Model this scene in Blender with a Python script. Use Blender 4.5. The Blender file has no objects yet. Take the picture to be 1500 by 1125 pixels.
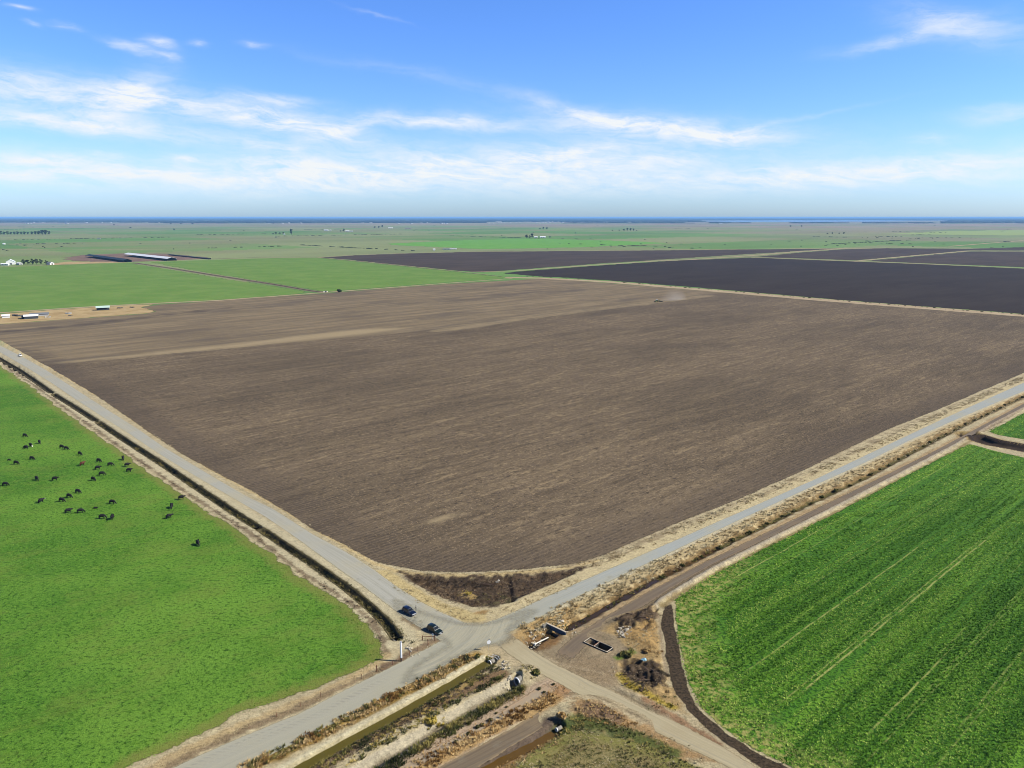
import bpy, bmesh, math, random
import numpy as np
from mathutils import Vector, Matrix, Quaternion
from mathutils.geometry import delaunay_2d_cdt

random.seed(7)
SC = bpy.context.scene
COL = SC.collection

# ----------------------------------------------------------------- camera
F, HOR, H = 1120.0, 318.0, 110.0
PITCH = math.atan((562.5 - HOR) / F)
cam_d = bpy.data.cameras.new('camera')
cam_d.sensor_width = 36.0
cam_d.lens = 36.0 * F / 1500.0
cam_d.clip_start = 1.0
cam_d.clip_end = 500000.0
cam = bpy.data.objects.new('camera', cam_d)
COL.objects.link(cam)
cam.location = (0, 0, H)
cam.rotation_euler = (math.pi / 2 - PITCH, 0, 0)
SC.camera = cam


def G(u, v, z=0.0):
    """ground point seen at a pixel of the photograph (survey of the site)"""
    a = (u - 750) / F
    b = -(v - 562.5) / F
    dx, dy, dz = a, math.cos(PITCH) + b * math.sin(PITCH), -math.sin(PITCH) + b * math.cos(PITCH)
    t = (z - H) / dz
    return (dx * t, dy * t)


def W(pts):
    return np.array([G(*p) for p in pts], dtype=np.float64)


def to_px(x, y):
    d = np.stack([x, y * math.cos(PITCH) + H * math.sin(PITCH), -H * math.cos(PITCH) + y * math.sin(PITCH)], -1)
    return 750 + F * d[..., 0] / d[..., 1], 562.5 - F * d[..., 2] / d[..., 1]


def mpp(v):
    return G(750, v)[1] / F


ANG = math.radians(42.2)                      # heading of the paved road and of the furrows
DR = np.array([math.cos(ANG), math.sin(ANG)])
NR = np.array([-math.sin(ANG), math.cos(ANG)])
HEAD = math.radians(132.4)                    # heading of the gravel road


# ----------------------------------------------------------------- numpy noise
def vnoise(x, y, seed=0):
    xi = np.floor(x).astype(np.int64)
    yi = np.floor(y).astype(np.int64)
    fx, fy = x - xi, y - yi
    fx = fx * fx * (3 - 2 * fx)
    fy = fy * fy * (3 - 2 * fy)

    def h(a, b):
        n = (a * 374761393 + b * 668265263 + seed * 974711) & 0x7fffffff
        n = ((n ^ (n >> 13)) * 1274126177) & 0x7fffffff
        n = ((n ^ (n >> 16)) * 2246822519) & 0x7fffffff
        return ((n ^ (n >> 15)) & 0xffff) / 65535.0
    return (h(xi, yi) * (1 - fx) + h(xi + 1, yi) * fx) * (1 - fy) + (h(xi, yi + 1) * (1 - fx) + h(xi + 1, yi + 1) * fx) * fy


def fbm(x, y, scale, octv=4, seed=0):
    s, a, t = 0.0, 1.0, 0.0
    for o in range(octv):
        s = s + a * vnoise(x * scale, y * scale, seed + o * 17)
        t += a
        a *= 0.55
        scale *= 2.03
    return s / t


def sstep(a, b, x):
    t = np.clip((x - a) / (b - a), 0, 1)
    return t * t * (3 - 2 * t)


def pdist(pts, x, y):
    """distance to a polyline and arc length of the nearest point"""
    best = np.full(x.shape, 1e12)
    al = np.zeros(x.shape)
    s0 = 0.0
    for i in range(len(pts) - 1):
        ax, ay = pts[i]
        bx, by = pts[i + 1]
        L2 = (bx - ax) ** 2 + (by - ay) ** 2
        L = math.sqrt(L2)
        t = np.clip(((x - ax) * (bx - ax) + (y - ay) * (by - ay)) / max(L2, 1e-9), 0, 1)
        d = (x - ax - t * (bx - ax)) ** 2 + (y - ay - t * (by - ay)) ** 2
        m = d < best
        best = np.where(m, d, best)
        al = np.where(m, s0 + t * L, al)
        s0 += L
    return np.sqrt(best), al


def inside(poly, x, y):
    c = np.zeros(x.shape, bool)
    n = len(poly)
    for i in range(n):
        ax, ay = poly[i]
        bx, by = poly[(i + 1) % n]
        if ay == by:
            continue
        k = ((ay > y) != (by > y)) & (x < (bx - ax) * (y - ay) / (by - ay) + ax)
        c ^= k
    return c


def sdist(poly, x, y):
    """signed distance to a polygon, positive inside"""
    d, _ = pdist(list(poly) + [poly[0]], x, y)
    return np.where(inside(poly, x, y), d, -d)


KA = 0.60      # the photograph is exposed for bright sun: albedo = picture value x KA, exposure brings it back


def raw(r, g, b):
    def f(c):
        c /= 255.0
        return c / 12.92 if c <= 0.04045 else ((c + 0.055) / 1.055) ** 2.4
    return (f(r), f(g), f(b))


def lin(r, g, b):
    return tuple(x * KA for x in raw(r, g, b))


# ----------------------------------------------------------------- objects
def tag(o, label=None, cat=None, group=None, kind=None):
    if label:
        o['label'] = label
    if cat:
        o['category'] = cat
    if group:
        o['group'] = group
    if kind:
        o['kind'] = kind
    return o


def empty(name, loc, rz=0.0, label=None, cat=None, group=None):
    o = bpy.data.objects.new(name, None)
    o.empty_display_size = 0.5
    COL.objects.link(o)
    o.location = loc
    o.rotation_euler = (0, 0, rz)
    return tag(o, label, cat, group)


def link(name, me, mat=None, parent=None):
    o = bpy.data.objects.new(name, me)
    COL.objects.link(o)
    if mat is not None:
        me.materials.clear()
        for m in (mat if isinstance(mat, (list, tuple)) else [mat]):
            me.materials.append(m)
    if parent is not None:
        o.parent = parent
    return o


def copy_tree(o, parent=None):
    c = o.copy()
    COL.objects.link(c)
    c.parent = parent
    for ch in list(o.children):
        copy_tree(ch, c)
    return c


def np_mesh(name, verts, faces, k, attrs=None, colors=None, smooth=False):
    """fast mesh from arrays; faces (n,k)"""
    me = bpy.data.meshes.new(name)
    verts = np.asarray(verts, np.float32)
    faces = np.asarray(faces, np.int32)
    me.vertices.add(len(verts))
    me.vertices.foreach_set('co', verts.ravel())
    n = len(faces)
    me.loops.add(n * k)
    me.loops.foreach_set('vertex_index', faces.ravel())
    me.polygons.add(n)
    me.polygons.foreach_set('loop_start', np.arange(0, n * k, k, dtype=np.int32))
    me.polygons.foreach_set('loop_total', np.full(n, k, np.int32))
    if smooth:
        me.polygons.foreach_set('use_smooth', np.ones(n, bool))
    me.update(calc_edges=True)
    me.validate()
    for a, d in (attrs or {}).items():
        at = me.attributes.new(a, 'FLOAT', 'POINT')
        at.data.foreach_set('value', np.asarray(d, np.float32))
    for a, d in (colors or {}).items():
        at = me.attributes.new(a, 'FLOAT_COLOR', 'POINT')
        d4 = np.ones((len(verts), 4), np.float32)
        d4[:, :3] = d
        at.data.foreach_set('color', d4.ravel())
    return me


class MB:
    """collects simple shapes into one mesh"""

    def __init__(self):
        self.bm = bmesh.new()

    def box(self, c, s, rz=0.0, taper=1.0, rot=None, bevel=0.0):
        r = bmesh.ops.create_cube(self.bm, size=1.0)
        vs = r['verts']
        M = (rot if rot is not None else Matrix.Rotation(rz, 4, 'Z'))
        for v in vs:
            p = Vector((v.co.x * s[0], v.co.y * s[1], v.co.z * s[2]))
            if v.co.z > 0:
                p.x *= taper
                p.y *= taper
            v.co = (M @ p) + Vector(c)
        if bevel:
            es = {e for v in vs for e in v.link_edges}
            bmesh.ops.bevel(self.bm, geom=list(es), offset=bevel, segments=2, affect='EDGES', profile=0.6)
        return self

    def tube(self, pts, r, n=8, caps=True, r2=None):
        pts = [Vector(p) for p in pts]
        rings = []
        for i, p in enumerate(pts):
            d = (pts[min(i + 1, len(pts) - 1)] - pts[max(i - 1, 0)]).normalized()
            up = Vector((0, 0, 1)) if abs(d.z) < 0.95 else Vector((1, 0, 0))
            a = d.cross(up).normalized()
            b = d.cross(a).normalized()
            if isinstance(r, (list, tuple)):
                rr = r[i]
            else:
                rr = r if r2 is None else r + (r2 - r) * i / max(1, len(pts) - 1)
            rings.append([self.bm.verts.new(p + (a * math.cos(2 * math.pi * k / n) + b * math.sin(2 * math.pi * k / n)) * rr) for k in range(n)])
        for i in range(len(rings) - 1):
            for k in range(n):
                self.bm.faces.new((rings[i][k], rings[i][(k + 1) % n], rings[i + 1][(k + 1) % n], rings[i + 1][k]))
        if caps:
            self.bm.faces.new(rings[0][::-1])
            self.bm.faces.new(rings[-1])
        return self

    def poly(self, pts):
        self.bm.faces.new([self.bm.verts.new(p) for p in pts])
        return self

    def prism(self, pts, y0, y1):
        """profile (x,z) extruded along y"""
        a = [self.bm.verts.new((p[0], y0, p[1])) for p in pts]
        b = [self.bm.verts.new((p[0], y1, p[1])) for p in pts]
        n = len(pts)
        self.bm.faces.new(a)
        self.bm.faces.new(b[::-1])
        for i in range(n):
            self.bm.faces.new((a[i], b[i], b[(i + 1) % n], a[(i + 1) % n]))
        return self

    def loft(self, rings, closed_ends=True):
        R = [[self.bm.verts.new(p) for p in r] for r in rings]
        n = len(R[0])
        for i in range(len(R) - 1):
            for k in range(n):
                self.bm.faces.new((R[i][k], R[i][(k + 1) % n], R[i + 1][(k + 1) % n], R[i + 1][k]))
        if closed_ends:
            self.bm.faces.new(R[0][::-1])
            self.bm.faces.new(R[-1])
        return self

    def build(self, name, mat=None, parent=None, smooth=False):
        bmesh.ops.recalc_face_normals(self.bm, faces=self.bm.faces[:])
        me = bpy.data.meshes.new(name)
        self.bm.to_mesh(me)
        self.bm.free()
        if smooth:
            me.polygons.foreach_set('use_smooth', np.ones(len(me.polygons), bool))
        return link(name, me, mat, parent)


# ----------------------------------------------------------------- node helpers
class NT:
    def __init__(self, tree):
        self.t = tree
        tree.nodes.clear()

    def n(self, typ, ins=None, **props):
        nd = self.t.nodes.new(typ)
        for k, v in props.items():
            setattr(nd, k, v)
        for k, v in (ins or {}).items():
            self.put(nd.inputs[k], v)
        return nd

    def put(self, sock, v):
        if hasattr(v, 'is_output') or isinstance(v, bpy.types.NodeSocket):
            self.t.links.new(v, sock)
        else:
            if sock.type == 'RGBA' and len(v) == 3:
                v = (*v, 1)
            sock.default_value = v

    def m(self, op, a, b=0.0, c=0.0, clamp=False):
        nd = self.n('ShaderNodeMath', {0: a, 1: b, 2: c}, operation=op)
        nd.use_clamp = clamp
        return nd.outputs[0]

    def dot(self, v, d):
        return self.n('ShaderNodeVectorMath', {0: v, 1: d}, operation='DOT_PRODUCT').outputs['Value']

    def comb(self, x, y, z=0.0):
        return self.n('ShaderNodeCombineXYZ', {0: x, 1: y, 2: z}).outputs[0]

    def noise(self, vec, scale=1.0, detail=3.0, rough=0.55, dist=0.0):
        return self.n('ShaderNodeTexNoise', {'Vector': vec, 'Scale': scale, 'Detail': detail, 'Roughness': rough, 'Distortion': dist}).outputs[0]

    def ss(self, x, a, b, lo=0.0, hi=1.0):
        return self.n('ShaderNodeMapRange', {0: x, 1: a, 2: b, 3: lo, 4: hi}, interpolation_type='SMOOTHSTEP').outputs[0]

    def mr(self, x, a, b, lo=0.0, hi=1.0):
        return self.n('ShaderNodeMapRange', {0: x, 1: a, 2: b, 3: lo, 4: hi}).outputs[0]

    def mix(self, f, a, b, blend='MIX'):
        nd = self.n('ShaderNodeMix', None, data_type='RGBA', blend_type=blend)
        self.put(nd.inputs[0], f)
        self.put(nd.inputs[6], a)
        self.put(nd.inputs[7], b)
        return nd.outputs[2]

    def attr(self, name):
        return self.n('ShaderNodeAttribute', None, attribute_name=name)

    def pos(self):
        return self.n('ShaderNodeNewGeometry').outputs['Position']

    def bump(self, h, strength=0.5, dist=0.1):
        return self.n('ShaderNodeBump', {'Height': h, 'Strength': strength, 'Distance': dist}).outputs[0]

    def bsdf(self, col, rough=0.9, normal=None, spec=0.15, **kw):
        nd = self.n('ShaderNodeBsdfPrincipled', {'Base Color': col, 'Roughness': rough, 'Specular IOR Level': spec})
        for k, v in kw.items():
            self.put(nd.inputs[k.replace('_', ' ')], v)
        if normal is not None:
            self.put(nd.inputs['Normal'], normal)
        return nd.outputs[0]

    def out(self, sh, alpha=None):
        if alpha is not None:
            tr = self.n('ShaderNodeBsdfTransparent').outputs[0]
            mx = self.n('ShaderNodeMixShader')
            self.put(mx.inputs[0], alpha)
            self.put(mx.inputs[1], tr)
            self.put(mx.inputs[2], sh)
            sh = mx.outputs[0]
        o = self.n('ShaderNodeOutputMaterial')
        self.put(o.inputs[0], sh)


def mat_nt(name):
    m = bpy.data.materials.new(name)
    m.use_nodes = True
    return m, NT(m.node_tree)


def plain(name, rgb, rough=0.6, spec=0.3, var=0.12, scale=2.0, metallic=0.0, coat=0.0):
    """ordinary surface with slight mottling"""
    m, t = mat_nt(name)
    p = t.n('ShaderNodeTexCoord').outputs['Object']
    n = t.noise(p, scale, 4, 0.6)
    c = t.mix(n, tuple(x * (1 - var) for x in rgb), tuple(min(1, x * (1 + var)) for x in rgb))
    kw = {}
    if metallic:
        kw['Metallic'] = metallic
    if coat:
        kw['Coat_Weight'] = coat
    t.out(t.bsdf(c, rough, None, spec, **kw))
    return m


def edge_alpha(t, soft, nscale=1.3, namp=1.0, hi=.55):
    """ragged border of a sheet: grows thin near its edge"""
    e = t.attr('edge').outputs['Fac']
    n = t.noise(t.pos(), nscale, 3, 0.6)
    x = t.m('ADD', t.m('DIVIDE', e, soft), t.m('MULTIPLY', t.m('SUBTRACT', n, 0.5), namp))
    return t.ss(x, 0.1, hi)


def rot_coords(t):
    p = t.pos()
    return p, t.dot(p, (DR[0], DR[1], 0)), t.dot(p, (NR[0], NR[1], 0))
# ----------------------------------------------------------------- light and sky
SUN_EL = math.radians(39)
SUN_AZ = math.radians(-6)          # direction towards the sun, measured from +X towards +Y
sd = Vector((math.cos(SUN_EL) * math.cos(SUN_AZ), math.cos(SUN_EL) * math.sin(SUN_AZ), math.sin(SUN_EL)))
sun_d = bpy.data.lights.new('sun', 'SUN')
sun_d.energy = 4.9
sun_d.angle = math.radians(0.53)
sun_d.color = (1.0, 0.95, 0.86)
sun = bpy.data.objects.new('sun', sun_d)
COL.objects.link(sun)
sun.rotation_euler = sd.to_track_quat('Z', 'Y').to_euler()

world = bpy.data.worlds.new('World')
SC.world = world
world.use_nodes = True
wt = NT(world.node_tree)
sky = wt.n('ShaderNodeTexSky', None, sky_type='NISHITA')
sky.sun_disc = False
sky.sun_elevation = SUN_EL
sky.sun_rotation = math.pi / 2 - SUN_AZ
sky.altitude = 100
sky.air_density = 1.0
sky.dust_density = 0.6
sky.ozone_density = 2.0
dirv = wt.n('ShaderNodeTexCoord').outputs['Generated']
sep = wt.n('ShaderNodeSeparateXYZ', {0: dirv})
dx_, dy_, dz_ = sep.outputs
az = wt.m('ARCTAN2', dx_, dy_)
el = wt.m('ARCSINE', dz_)


def azel(u, v):
    a = (u - 750) / F
    b = -(v - 562.5) / F
    d = Vector((a, math.cos(PITCH) + b * math.sin(PITCH), -math.sin(PITCH) + b * math.cos(PITCH))).normalized()
    return math.atan2(d.x, d.y), math.asin(d.z)


# wind-drawn coordinates for the cirrus
base = wt.comb(az, el)
wx = wt.noise(wt.comb(wt.m('MULTIPLY', az, 7), wt.m('MULTIPLY', el, 16), 3.1), 1, 4, 0.6)
wy = wt.noise(wt.comb(wt.m('MULTIPLY', az, 7), wt.m('MULTIPLY', el, 16), 9.7), 1, 4, 0.6)
azw = wt.m('ADD', az, wt.m('MULTIPLY', wt.m('SUBTRACT', wx, 0.5), 0.09))
elw = wt.m('ADD', el, wt.m('MULTIPLY', wt.m('SUBTRACT', wy, 0.5), 0.034))
fib = wt.noise(wt.comb(wt.m('MULTIPLY', azw, 13), wt.m('MULTIPLY', wt.m('ADD', elw, wt.m('MULTIPLY', azw, 0.10)), 85), 1.7), 1, 7, 0.68, 0.5)
puff = wt.noise(wt.comb(wt.m('MULTIPLY', azw, 26), wt.m('MULTIPLY', elw, 70), 5.0), 1, 7, 0.66)
CL = [  # u, v, half length, half height, tilt (deg, + falls to the right), strength
    (50, 132, 150, 20, 5, .85), (190, 140, 40, 24, -24, .9), (120, 182, 200, 11, 4, .85), (300, 160, 140, 13, 10, .7),
    (440, 183, 85, 15, 12, .8), (500, 195, 40, 9, -18, .6), (640, 178, 105, 8, 1, .95), (400, 146, 42, 6, 2, .55), (395, 219, 42, 5, 5, .6),
    (420, 244, 85, 8, 3, .6), (640, 244, 260, 20, -4, .85), (820, 224, 80, 8, -6, .55), (110, 250, 190, 16, 2, .5), (75, 240, 45, 7, 0, .6),
    (165, 232, 25, 4, 0, .5), (265, 233, 20, 4, 0, .5), (15, 262, 50, 7, -4, .5), (960, 186, 140, 13, 6, 1.0), (850, 163, 80, 8, 13, .5),
    (1060, 194, 60, 7, 2, .5), (900, 245, 120, 10, -4, .6), (1180, 262, 380, 18, -2, .75), (1380, 238, 160, 12, -6, .4),
    (1398, 40, 80, 15, 14, .65), (1300, 60, 60, 7, -2, .4), (1480, 165, 55, 9, -5, .5), (1360, 200, 40, 5, 2, .3), (1130, 180, 120, 3, -8, .2),
    (52, 11, 17, 3, 10, .6), (74, 37, 10, 3, 8, .5), (118, 40, 15, 3, 4, .6), (190, 67, 24, 4, 14, .7), (223, 65, 18, 5, 8, .8), (236, 83, 14, 3, 6, .5),
    (283, 66, 12, 4, 0, .55), (375, 63, 14, 4, -4, .5), (480, 270, 420, 16, 0, .5), (545, 24, 40, 2, 10, .2), (610, 112, 120, 8, 10, .14),
]
dens = None
for (u, v, a, b, tilt, s) in CL:
    a0, e0 = azel(u, v)
    a1, e1 = azel(u + a, v)
    _, e2 = azel(u, v - b)
    ra, rb = abs(a1 - a0), abs(e2 - e0)
    k = (a0 ** 2 + 1)
    du = wt.m('SUBTRACT', azw, a0)
    # tilt: shear in elevation
    dv = wt.m('ADD', wt.m('SUBTRACT', elw, e0), wt.m('MULTIPLY', du, math.tan(math.radians(tilt))))
    q = wt.m('ADD', wt.m('POWER', wt.m('ABSOLUTE', wt.m('DIVIDE', du, ra * 1.15)), 2.0), wt.m('POWER', wt.m('ABSOLUTE', wt.m('DIVIDE', dv, rb * 1.3)), 2.0))
    g = wt.m('MULTIPLY', wt.m('POWER', 2.718, wt.m('MULTIPLY', q, -1.0)), s)
    dens = g if dens is None else wt.m('ADD', dens, g)
tex = wt.m('ADD', wt.m('MULTIPLY', fib, 1.15), wt.m('MULTIPLY', puff, 0.65))
cl = wt.m('MULTIPLY', dens, wt.ss(tex, 0.50, 1.22, 0.12, 1.15))
veil = wt.m('MULTIPLY', wt.m('MULTIPLY', wt.ss(el, .004, .045), wt.ss(el, .125, .055)), wt.m('MULTIPLY', wt.ss(puff, .25, .8, .5, 1.0), .18))
cl = wt.m('ADD', cl, veil)
cl = wt.m('MULTIPLY', wt.m('MINIMUM', cl, 1.0), wt.ss(el, 0.004, 0.05, 0.2, 1.0))
# blue of the clear air by height above the horizon
elc = wt.m('MAXIMUM', el, 0.0)
t1 = wt.ss(elc, 0.0, 0.26)
tint = wt.mix(t1, (0.98, 1.38, 2.20), (0.74, 1.20, 2.10))
skyc = wt.mix(1.0, sky.outputs[0], tint, 'MULTIPLY')
zen = wt.ss(elc, 0.27, 0.60, 1.0, 0.22)        # sky dimmed above the view to cut ambient light
skyc = wt.mix(1.0, skyc, wt.comb(zen, zen, zen), 'MULTIPLY')
cloudc = wt.mix(0.0, (8.9, 9.3, 9.6), (1, 1, 1))
skyc = wt.mix(cl, skyc, cloudc)
bg = wt.n('ShaderNodeBackground', {0: skyc, 1: 0.06})
wo = wt.n('ShaderNodeOutputWorld', {0: bg.outputs[0]})

SC.view_settings.view_transform = 'Standard'
SC.view_settings.look = 'None'
SC.view_settings.exposure = 0.737
SC.view_settings.gamma = 1

SC.cycles.filter_width = 0.95
# ----------------------------------------------------------------- survey lines (photograph pixels)
LROAD_R = [(-40, 481), (0, 506), (35, 524), (69, 543), (115, 573), (160, 602), (203, 629), (240, 655), (280, 679), (320, 703), (360, 726), (400, 745), (460, 783), (508, 808), (549, 834), (580, 857), (616, 880), (640, 892), (676, 909), (700, 922)]
LROAD_L = [(-40, 494), (0, 516), (40, 539), (77, 562), (112, 586), (149, 610), (187, 634), (227, 661), (267, 686), (307, 710), (347, 733), (388, 757), (436, 790), (484, 826), (532, 860), (570, 889), (590, 904), (612, 919), (632, 932), (660, 950)]
RROAD_N = [(170, 1165), (253, 1124), (360, 1076), (440, 1044), (507, 1009), (587, 969), (645, 938), (690, 920), (739, 902), (783, 881), (830, 860), (880, 838), (984, 793), (1088, 748), (1192, 703), (1308, 648), (1372, 618), (1436, 589), (1500, 560.5), (1640, 500), (1800, 431)]
RROAD_S = [(290, 1165), (360, 1125), (467, 1073), (557, 1025), (639, 983), (678, 961), (711, 946), (753, 924), (791, 906), (842, 877), (893, 853), (984, 809), (1088, 760), (1192, 712), (1265, 679), (1329, 647), (1393, 618), (1457, 591), (1500, 573), (1640, 514), (1800, 441)]
DITCH_L = [[(-60, 492), (-20, 514), (0, 525.5), (27, 541), (53, 559), (75.5, 575)], [(78, 577), (107, 594.5), (140.5, 616)], [(143.5, 618), (187, 647), (240, 681), (293, 717), (347, 753), (377.5, 772.3)],
           [(381.5, 774.8), (412, 795), (460, 827), (508, 861), (544, 891), (568, 915), (581, 934)]]
CANAL1 = [(340, 1178), (380, 1155), (444, 1120), (510, 1084), (576, 1048), (660, 1001), (700, 977), (716, 968)]
CANAL2 = [(440, 1178), (480, 1155), (534, 1124), (600, 1085), (680, 1039), (735, 1008), (752, 998)]
CANAL3 = [(610, 1180), (660, 1152), (716, 1121), (760, 1098), (796, 1080), (811, 1069)]
DITCH_R = [(770, 949), (790, 935), (812, 925), (832, 917), (870, 897), (917, 870), (963, 845), (1053, 799), (1168, 743), (1261, 700), (1365, 645), (1420, 617), (1500, 579), (1600, 535)]
CHANNEL = [(1424, 638), (1436, 642), (1455, 648), (1500, 656), (1560, 667), (1640, 684)]
LEDGE = [(952, 896), (967, 881), (990, 866), (1046, 833), (1123, 794), (1227, 742), (1331, 688), (1400, 652), (1420, 639)]
LEDGE2 = [(1433, 634), (1450, 624), (1500, 598), (1580, 562)]
CROP = [(987, 878), (1046, 840), (1123, 801), (1227, 749), (1331, 694), (1400, 659), (1420, 650), (1460, 661), (1510, 672), (1600, 692), (1640, 1250), (1330, 1225), (1172, 1131), (1104, 1099), (1062, 1070), (1024, 1037), (1008, 1004), (999, 969), (992, 941), (989, 909)]
CROP2 = [(1447, 632), (1500, 604), (1600, 556), (1640, 668), (1560, 655), (1500, 644), (1460, 637)]
PASTURE = [(-80, 485), (-20, 521), (0, 534), (48, 567), (107, 611), (160, 648), (213, 686), (267, 724), (320, 757), (360, 783), (400, 812), (448, 848), (508, 885), (544, 915), (558, 938), (564, 954), (566, 966), (507, 992), (440, 1018), (347, 1048), (320, 1068), (260, 1092), (200, 1121), (100, 1180), (-200, 1250), (-500, 900)]
PLOUGH = [(-30, 477), (0, 475), (107, 467), (213, 459.5), (228, 456.5), (206, 450), (235, 446), (320, 440.5), (470, 430), (560, 423), (660, 415.5), (793, 408), (893, 414.5), (1060, 428.5), (1200, 440.5), (1333, 451), (1500, 464), (1640, 475), (1720, 460), (1500, 547), (1436, 574), (1372, 602), (1308, 627), (1244, 657), (1180, 689), (1088, 730), (984, 771), (880, 816), (848, 826), (830, 828.5), (783, 833.5), (737, 837.5), (678, 840), (640, 839), (610, 836.5), (580, 831), (549, 824), (508, 802), (460, 778), (412, 747), (364, 718.5), (320, 696), (267, 667), (229, 642), (187, 613), (149, 586), (96, 553), (53, 528), (0, 499), (-40, 478)]
HOLLOW = [(580, 836), (604, 841), (660, 844), (700, 843), (752, 840.5), (830, 835), (858, 830), (834, 846), (782, 869), (752, 882), (722, 889), (692, 889), (650, 877), (610, 857)]
SOIL = [(972, 889), (984, 884), (990, 909), (993, 941), (1000, 969), (1009, 1005), (1025, 1038), (1063, 1071), (1105, 1100), (1172, 1132), (1330, 1226), (1262, 1226), (1120, 1128), (1082, 1103), (1042, 1075), (1009, 1044), (989, 1018), (981, 993), (974, 964), (970, 932), (967, 905)]
SEROAD_W = [(722, 940), (742, 958), (775, 980), (810, 998), (838, 1014), (872, 1027), (919, 1051), (978, 1082), (1048, 1116), (1150, 1168)]
SEROAD_E = [(752, 928), (775, 948), (806, 967), (850, 990), (905, 1014), (945, 1034), (978, 1050), (1048, 1086), (1110, 1124), (1190, 1168)]
FTRACK_N = [(806, 962), (826, 943), (850, 925), (880, 906), (949, 866), (1019, 829), (1123, 779), (1227, 729.5), (1313, 688), (1370, 660), (1424, 631), (1500, 591), (1600, 544)]
FTRACK_S = [(836, 974), (856, 948), (885, 925), (920, 902), (950, 885), (985, 862), (1046, 827), (1123, 790), (1227, 738.5), (1331, 685), (1400, 649.5), (1430, 635), (1500, 596.5), (1600, 549)]
TRACK2_N = [(520, 1165), (582, 1123), (630, 1097), (710, 1055), (756, 1027), (786, 1007), (806, 995)]
TRACK2_S = [(540, 1165), (612, 1125), (660, 1097), (715, 1066), (775, 1034), (812, 1014), (824, 1006)]
TRACK3_N = [(560, 1180), (640, 1125), (690, 1098), (740, 1071), (790, 1042), (824, 1018), (846, 1006)]
TRACK3_S = [(640, 1180), (702, 1125), (750, 1095), (790, 1071), (822, 1047), (848, 1028), (868, 1020)]
WEEDF = [(700, 1180), (748, 1122), (790, 1093), (826, 1072), (850, 1066), (905, 1078), (950, 1092), (1000, 1112), (1050, 1140), (1080, 1180)]


def WL(p):
    return [tuple(q) for q in W(p)]


def off(px, d):
    """line shifted d metres to the north-west"""
    w = W(px) + NR[None, :] * d
    u, v = to_px(w[:, 0], w[:, 1])
    return list(zip(u, v))


# ----------------------------------------------------------------- heights
wDL = [WL(p) for p in DITCH_L]
wC1, wC2, wC3, wDR, wCH, wLG, wLG2 = map(WL, (CANAL1, CANAL2, CANAL3, DITCH_R, CHANNEL, LEDGE, LEDGE2))
wHOL = WL(HOLLOW)
wSOIL = WL(SOIL)
wDEB1 = WL([(914, 966), (935, 962), (950, 972), (966, 974), (977, 1000), (990, 1020), (962, 1018), (938, 1010), (918, 992)])
wDEB2 = WL([(896, 912), (922, 900), (950, 888), (964, 898), (966, 920), (940, 922), (912, 924)])
wDEB3 = WL([(762, 940), (790, 915), (832, 912), (846, 930), (806, 950), (778, 955)])
MOUNDS = [  # u, v, rx, ry, heading deg, height
    (958, 972, 2.6, 2.0, 20, .9), (938, 1002, 3.4, 1.6, -40, 1.0), (962, 1006, 3.0, 1.4, -40, .8), (948, 989, 4.0, 1.2, -35, .9), (965, 990, 2.5, 1.0, -45, .8),
    (908, 911, 3.5, 2.0, 30, .8), (930, 914, 3.0, 2.0, 20, .8), (945, 900, 3.4, 1.3, 42, 1.2), (920, 903, 2.6, 1.2, 42, .8), (935, 932, 4.0, 3.0, 10, .6),
    (950, 945, 3.0, 3.0, 0, .5), (930, 1020, 7.0, 1.1, -38, .7), (962, 1040, 6.0, 1.0, -38, .5), (880, 928, 3.0, 2.0, 30, .3),
    (766, 987, 2.8, 2.4, 40, 1.3), (850, 1045, 6, 4, 20, .7), (880, 1050, 8, 4, -20, .6), (828, 1052, 2.2, 1.6, 0, .9),
    (734, 972, 3, 1.5, 0, .4), (712, 850, 3, 1, 10, .4),
]
PITS = [  # u, v, rx, ry, heading, depth
    (923, 971, 3.0, 1.5, 15, 1.6), (756, 994, 2.6, 1.3, 60, 1.5), (744, 1005, 2.6, 1.0, 42, 1.0), (721, 963, 2.0, 1.6, 0, 1.7), (819, 1063, 1.3, 1.5, 40, 1.6), (877, 945, 4.0, 1.5, -33, 3.0),
    (942, 1000, 1.8, .8, -40, .9), (950, 995, 1.6, .7, -40, .8), (968, 985, 2.6, .7, -40, .9), (928, 905, 2.0, .8, 30, .9), (912, 905, 1.4, .7, 30, .8), (956, 896, 3.0, .8, 50, 1.3), (955, 1003, 1.4, .6, -40, .7), (765, 950, 2.6, 1.6, 20, .9), (801, 926, 2.2, 1.4, -10, .8),
]


def ell(u, v, rx, ry, hd, x, y):
    cx, cy = G(u, v)
    a = math.radians(hd)
    ex = (x - cx) * math.cos(a) + (y - cy) * math.sin(a)
    ey = -(x - cx) * math.sin(a) + (y - cy) * math.cos(a)
    return np.sqrt((ex / rx) ** 2 + (ey / ry) ** 2)


def cut(d, top, bot, depth):
    return -depth * np.clip((top - d) / (top - bot), 0, 1)


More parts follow.
